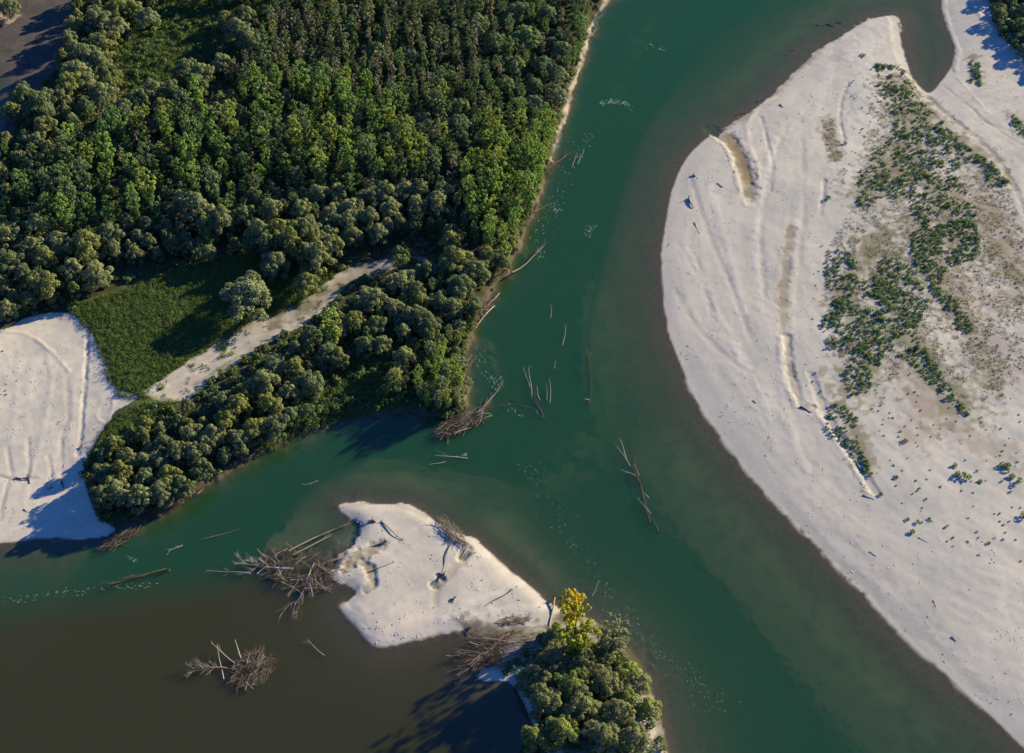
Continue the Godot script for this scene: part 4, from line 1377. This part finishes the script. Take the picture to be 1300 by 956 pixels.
func make_dead_wood() -> void:
	var g: Material = M.grey_wood
	var b: Material = M.brown_wood
	var w: Material = M.pale_wood
	# --- the great heap at the upstream end of the island
	pile("big tangled driftwood heap at the left end of the gravel island", 378, 722, 0.2, 14.0, 8.0, -0.4, 60, 11.0, 2.6, [b, b, b, g, w], 0.8)
	dead_tree("stranded tree with bare branches reaching from the island heap into the river", at(372, 722, 1.2), at(312, 716, 0.7), 0.35, w, {"branches": 12, "twigs": 7, "reach": 1.0, "spread": 1.0, "from": 0.1})
	dead_tree("bleached branch arching over brown water beside the island heap", at(318, 728, 1.0), at(262, 724, 0.1), 0.16, w, {"branches": 4, "twigs": 4, "reach": 0.6, "spread": 0.7})
	dead_tree("fallen tree whose bare crown droops below the island heap", at(398, 716, 1.4), at(374, 768, 0.2), 0.34, g, {"branches": 16, "twigs": 6, "reach": 1.0, "spread": 1.0, "from": 0.1})
	dead_tree("long trunk with root plate lying from sand hollow to the island heap", at(489, 688, 0.9), at(420, 712, 0.9), 0.38, g, {"roots": 14, "branches": 2, "twigs": 2})
	dead_tree("long bare trunk along the upper side of the island heap", at(366, 700, 0.9), at(446, 664, 0.5), 0.36, g, {"roots": 9, "branches": 4, "twigs": 3, "reach": 0.5, "spread": 0.3})
	dead_tree("second bare trunk beside the upper side of the island heap", at(372, 704, 0.8), at(420, 680, 0.5), 0.26, w, {"branches": 3, "twigs": 2, "reach": 0.6, "spread": 0.3})
	dead_tree("branching log lying across the wet hollow of the island", at(500, 714, 0.8), at(452, 734, 0.5), 0.26, b, {"roots": 8, "branches": 3, "twigs": 2})
	# --- logs on the island
	bar_log("thin branch with dark root lying on the island's upper sand", 484, 662, 512, 686, 0.2, b, 8, 2)
	bar_log("dark stump lying on the island near the upper shore", 472, 660, 477, 663, 0.45, b, 8)
	pile("driftwood heap on the island shore facing the main river", 574, 676, 0.9, 7.5, 2.6, -0.85, 34, 7.5, 1.8, [g, g, b], 0.35)
	bar_log("slim log pointing from the shore heap down the island", 573, 690, 561, 728, 0.22, g, 0, 0)
	bar_log("root plate at the small pool in the middle of the island", 562, 731, 556, 727, 0.5, b, 12)
	bar_log("small dark root stump on the sand below the pool", 576, 761, 572, 760, 0.42, b, 10)
	bar_log("thin log with root plate stranded across the island's lower sand", 650, 748, 614, 770, 0.22, b, 11)
	bar_log("short pale log leaning out of the shore heap", 597, 690, 585, 708, 0.2, w)
	# --- lower shore of the island
	pile("wide dark driftwood heap along the island's lower shore", 640, 826, 0.6, 17.0, 6.5, 0.12, 64, 13.0, 3.0, [b, b, b, g, w], 0.4)
	dead_tree("bare tree crown sprawling into the brown water below the island heap", at(640, 806, 1.6), at(592, 852, 0.3), 0.3, g, {"branches": 14, "twigs": 5, "reach": 1.0, "spread": 0.8, "from": 0.1})
	bar_log("upright-looking stump at the corner of the lower island shore", 597, 797, 594, 803, 0.26, b, 9)
	pile("small driftwood bundle on the sand above the lower heap", 652, 788, 1.0, 6.0, 1.6, 0.2, 16, 6.0, 0.8, [g, b], 0.5)
	bar_log("long grey log lying along the sand above the lower heap", 640, 808, 688, 794, 0.24, g, 0, 2)
	dead_tree("long trunk with dark root plate beside the yellow poplar", at(704, 758, 1.2), at(699, 816, 1.2), 0.36, g, {"roots": 14, "branches": 2, "twigs": 1, "reach": 0.6, "spread": 0.2})
	dead_tree("thinner trunk lying beside the one with the dark root plate", at(700, 768, 1.0), at(690, 812, 1.0), 0.22, w, {"branches": 2, "twigs": 1, "reach": 0.4, "spread": 0.3})
	bar_log("pale thin branch on the sand at the island's narrow end", 672, 788, 696, 774, 0.12, w)
	# --- lower left
	pile("driftwood mound with green sprouts standing in brown water", 320, 850, 0.2, 7.5, 6.5, 0.9, 40, 7.0, 2.6, [g, b, b], 0.8)
	dead_tree("bare bushy crown spread over brown water at the lower edge", at(288, 848, 0.8), at(244, 852, 0.4), 0.26, g, {"branches": 16, "twigs": 8, "reach": 0.9, "spread": 1.0, "from": 0.2})
	dead_tree("pale forked branch slanting out of the water near the mound", at(298, 842, 0.6), at(268, 816, 1.6), 0.18, w, {"branches": 4, "twigs": 5, "reach": 0.6, "spread": 0.8})
	lone_log("straight pale pole rising from the water beside the mound", 284, 862, 276, 818, 0.16, 0.2, 2.4, w)
	lone_log("stout broken pole leaning out of the driftwood mound", 306, 836, 298, 812, 0.24, 1.0, 3.4, w)
	lone_log("thin pole standing up at the far side of the mound", 326, 838, 336, 816, 0.13, 1.0, 3.2, g)
	dead_tree("stranded tree with brown root plate lying in the green water", at(214, 722, 0.7), at(146, 740, 0.1), 0.34, b, {"roots": 16, "branches": 8, "twigs": 3, "reach": 0.7, "spread": 0.25, "from": 0.1, "root_mat": b})
	pile("brush heap washed against the sandbar corner", 152, 684, 0.2, 7.0, 2.6, 0.5, 30, 6.5, 1.6, [b, b, g], 0.5)
	dead_tree("thin half-sunk tree drifting in the narrow green channel", at(232, 692, -0.3), at(214, 700, 0.3), 0.14, w, {"branches": 5, "twigs": 4, "reach": 0.9, "spread": 0.9, "from": 0.0})
	lone_log("long trunk lying under the green channel water", 304, 672, 250, 688, 0.4, -1.0, -0.5, b, 10)
	dead_tree("small pale branch sticking out of brown water below the island", at(412, 832, 0.0), at(392, 814, 0.8), 0.13, w, {"branches": 4, "twigs": 3, "reach": 0.8, "spread": 0.8, "from": 0.1})
	# --- the point of the wooded bank
	pile("tangled driftwood heap at the tip of the wooded bank", 590, 536, 0.3, 13.0, 4.2, 0.55, 60, 8.0, 2.4, [b, b, b, g, w], 0.5)
	dead_tree("bare brush fanning into the current from the tip heap", at(606, 524, 0.8), at(634, 494, 0.5), 0.22, g, {"branches": 14, "twigs": 5, "reach": 0.9, "spread": 0.4, "from": 0.0})
	dead_tree("pair of pale driftwood stems drifting below the wooded point", at(594, 582, 0.1), at(552, 578, 0.5), 0.18, w, {"branches": 1, "twigs": 0, "spread": 0.2})
	lone_log("short pale log floating below the wooded point", 566, 586, 545, 590, 0.16, 0.1, 0.1, w)
	dead_tree("thin pale branch in the bend between bank and island", at(404, 610, 0.0), at(386, 616, 0.3), 0.1, w, {"branches": 3, "twigs": 2, "reach": 0.8})
	lone_log("leaning trunk standing at the foot of the bank trees", 572, 530, 566, 494, 0.22, 0.5, 6.0, w, 0, 2, "leaning_snag")
	for e in [[[574,500, 590,486], "short bare log sliding down the bank point"], [[586,512, 600,488], "thin log pointing to the river at the bank point"], [[560,520, 584,506], "grey log lying across the bank point"]]:
		bar_log(e[1], e[0][0], e[0][1], e[0][2], e[0][3], 0.2, g, 0, 2)
	# --- trees toppled from the cut bank
	dead_tree("toppled tree arching from the bank into the main river", at(650, 346, 1.8), at(690, 313, 0.3), 0.3, g, {"branches": 6, "twigs": 3, "reach": 0.5, "spread": 0.4})
	dead_tree("bleached log lying along the foot of the cut bank", at(628, 388, 0.6), at(604, 416, 0.6), 0.28, w, {"branches": 5, "twigs": 3, "reach": 0.6, "spread": 0.3, "from": 0.1})
	dead_tree("grey log below the bank beside the bleached one", at(634, 372, 0.8), at(612, 396, 0.5), 0.24, g, {"branches": 5, "twigs": 3, "reach": 0.6, "spread": 0.3, "from": 0.1})
	dead_tree("long thin trunk reaching from the bright bank across the current", at(664, 274, 1.8), at(704, 257, 0.1), 0.18, g, {"branches": 5, "twigs": 2, "reach": 0.5, "spread": 0.5})
	dead_tree("brown brush crown toppled at the end of the pale bank strip", at(694, 216, 1.4), at(720, 196, 0.4), 0.28, b, {"branches": 14, "twigs": 5, "reach": 1.0, "spread": 0.6, "from": 0.0})
	dead_tree("grey brush crown toppled halfway along the pale bank strip", at(732, 92, 1.0), at(744, 70, 0.3), 0.22, g, {"branches": 9, "twigs": 4, "reach": 1.0, "spread": 0.5, "from": 0.0})
	dead_tree("small dead tree over the pale bank strip farther upstream", at(746, 48, 1.0), at(758, 36, 0.3), 0.2, g, {"branches": 8, "twigs": 4, "reach": 1.0, "spread": 0.5, "from": 0.0})
	pile("line of drift branches under the cut bank above the point", 612, 398, 0.4, 9.0, 1.8, 0.95, 26, 6.5, 1.2, [b, g], 0.4)
	pile("tangle of roots and branches hanging from the bright bank", 672, 274, 0.5, 9.0, 1.8, 1.1, 22, 5.0, 1.2, [b, b, g], 0.5)
	pile("drift branches wedged below the crumbling bank face", 592, 470, 0.4, 8.0, 1.8, 1.5, 24, 5.5, 1.4, [b, g], 0.5)
	pile("brush line at the foot of the lower cut bank", 236, 632, 0.3, 8.0, 1.6, 0.62, 22, 4.5, 1.0, [b, b, g], 0.6)
	# --- snags standing in the river
	var n := 0
	for e in [[726,212, 733,194, "slanting pale snag nearest the toppled brush crown"], [734,208, 742,188, "twin pale snag farther from the toppled brush crown"], [673,492, 664,466, "left fork of the pale snags in mid-river"], [675,506, 671,466, "tall green-tipped snag in mid-river"], [686,508, 681,490, "short pale snag right of the green-tipped one"], [694,508, 693,490, "left of two parallel upright snags in mid-river"], [698,512, 697,482, "right of two parallel upright snags in mid-river"], [714,438, 717,412, "thin pale snag nearest the deep channel"], [699,404, 699,386, "pale snag upstream of the mid-river group"], [704,468, 706,458, "faint snag breaking the water upstream of the pairs"], [683,526, 681,520, "lowest small snag of the mid-river group"], [750,452, 749,448, "tiny snag tip breaking the deep water"], [748,508, 742,506, "dark low snag in the deep channel"], [747,302, 752,292, "low snag under the ripples of the main river"], [752,756, 762,736, "small branch drifting beside the yellow poplar"]]:
		n += 1
		dead_tree(e[4], at(e[0], e[1], -0.2), at(e[2], e[3], 1.4 + 0.2 * (n % 3)), 0.10, w, {"called": "river_snag", "category": "snag", "bow": 0.07, "branches": 2, "twigs": 1, "reach": 0.5, "spread": 0.6})
	for e in [[800,592, 782,566, "long pale snag at the upstream end of the dark line"], [796,584, 786,556, "thin snag crossing the upstream end of the dark line"], [808,604, 788,596, "short snag beside the dark line of sunken trees"], [826,652, 809,632, "pale snag at the downstream end of the dark line"], [824,632, 818,626, "brown root of a tree sunk in the dark line"], [812,604, 806,590, "grey snag in the middle of the dark line"]]:
		dead_tree(e[4], at(e[0], e[1], -0.2), at(e[2], e[3], 1.3), 0.11, w, {"called": "river_snag", "category": "snag", "branches": 3, "twigs": 2, "reach": 0.5, "spread": 0.6, "roots": 8 if "root" in e[4] else 0})
	for e in [[826,664, 800,590, "dark sunken trunk on the river bed beside the snags"], [690,530, 676,506, "dark sunken trunk under the mid-river snags"], [748,512, 752,448, "dark sunken trunk lying in the deep channel"], [690,524, 642,512, "dark sunken trunk off the wooded point"], [836,676, 818,640, "dark sunken tree at the downstream end of snags"]]:
		lone_log(e[4], e[0], e[1], e[2], e[3], 0.40, -0.85, -0.6, M.root, 8, 4)
	# --- logs on the gravel bar
	for e in [[874,252, 880,264, 0.42, "thick dark log on the bare upper gravel bar"], [880,222, 883,224, 0.4, "round dark stump near the upper waterline of the bar"], [911,232, 918,238, 0.2, "small forked driftwood on the upper gravel bar"], [934,146, 946,142, 0.25, "log at the wet rim of the upper bar"], [962,128, 972,124, 0.3, "dark log on the damp band of the upper bar"], [1036,31, 1046,33, 0.3, "dark log in shallow water off the bar tip"], [1050,30, 1060,34, 0.3, "longer dark log in shallow water off the bar tip"], [1062,28, 1070,30, 0.25, "third log in shallow water off the bar tip"], [1006,64, 1012,62, 0.3, "dark log in the water off the upper bar"], [990,132, 994,136, 0.25, "small log at the rim of the bar"], [1166,190, 1176,180, 0.2, "log half hidden in the upper thicket"], [1246,54, 1254,58, 0.2, "thin log on the sand beside the pool"], [882,282, 888,296, 0.2, "pale branch on the gravel left of the gully"], [1104,700, 1112,706, 0.15, "thin log on the lower open gravel"], [1185,762, 1188,770, 0.15, "thin dark log on the lower gravel bar"], [1208,808, 1214,814, 0.18, "short dark log near the lower bar shore"], [1016,516, 1030,524, 0.35, "log wedged in the gully bend of the bar"], [1166,682, 1176,688, 0.12, "thin grey branch below the seedlings"], [956,508, 960,512, 0.2, "small dark log at the end of a flood line"], [1088,588, 1096,600, 0.2, "log under the scarp of the lower bar"], [1096,628, 1110,634, 0.2, "log at the lower end of the scarp"]]:
		bar_log(e[5], e[0], e[1], e[2], e[3], e[4], b if e[4] > 0.2 else g, 6 if e[4] >= 0.4 else 0, 1 if e[4] < 0.3 else 0)
	for e in [[20,606, 34,610, 0.25, "snag lying on the sandbar at a rivulet"], [36,604, 38,614, 0.3, "short root stub standing in the sandbar"], [78,612, 82,622, 0.35, "driftwood stump on the sandbar near the thicket"], [66,618, 60,622, 0.2, "small driftwood stick on the shaded edge of sand"], [104,566, 100,572, 0.3, "dark stump at the sandbar's little channel"], [30,646, 34,650, 0.18, "tiny driftwood stick low on the sandbar"]]:
		bar_log(e[5], e[0], e[1], e[2], e[3], e[4], b, 5, 1)

# ------------------------------------------------------------------ foam on the water
func make_foam() -> void:
	var fm := StandardMaterial3D.new()
	fm.resource_name = "foam"
	fm.albedo_color = srgb(0.11, 0.19, 0.155)
	fm.roughness = 0.6
	var st := tool()
	for l in [[[748,172, 736,196, 722,222, 704,250, 692,284, 676,316], 90, 2.2, 0.8], [[764,132, 780,128, 800,134], 40, 1.2, 1.2], [[822,60, 832,54, 844,66], 14, 1.0, 0.9], [[676,606, 704,640, 722,690, 748,730, 778,768, 804,800, 842,832, 884,868, 920,900], 170, 2.4, 0.6], [[-4,764, 60,756, 140,746, 196,742], 60, 1.0, 0.8], [[604,446, 616,474, 634,486, 628,500], 46, 1.6, 0.8], [[640,512, 650,520, 664,528], 16, 0.8, 0.8], [[744,300, 752,286], 18, 1.0, 0.9], [[698,258, 704,270, 712,262], 20, 1.0, 0.9], [[690,318, 680,330], 14, 0.8, 0.9], [[160,706, 174,712], 8, 0.8, 0.9], [[576,580, 596,576], 8, 0.5, 1.0], [[660,590, 690,604], 10, 1.5, 0.6]]:
		var a := poly(l[0])
		for k in int(l[1] * 1.7):
			var t := rng.randf() * (a.size() - 1.001)
			var i := int(t)
			var q := a[i].lerp(a[i + 1], t - i)
			var along := (a[i + 1] - a[i]).normalized().rotated(rng.randf_range(-0.7, 0.7))
			var c := Vector3(X0 + q.x * STEP + rng.randfn(0, l[2]), 0.015, Z0 + q.y * STEP + rng.randfn(0, l[2]))
			var n := rng.randi_range(5, 7)
			var s: float = l[3] * rng.randf_range(0.2, 0.8)
			var ring := []
			for m in n:
				var ang := TAU * m / n
				var e := along * cos(ang) * s * rng.randf_range(0.5, 1.1) + along.orthogonal() * sin(ang) * s * 0.22 * rng.randf_range(0.5, 1.1)
				ring.append(c + Vector3(e.x, 0, e.y))
			for m in n:
				for v in [c, ring[(m + 1) % n], ring[m]]:
					st.set_normal(Vector3.UP)
					st.add_vertex(v)
	var o := MeshInstance3D.new()
	o.name = "foam"
	o.mesh = st.commit()
	o.material_override = fm
	tag(o, "flecks of pale foam drifting along the current lines", "foam", "", "stuff")
	add_child(o)
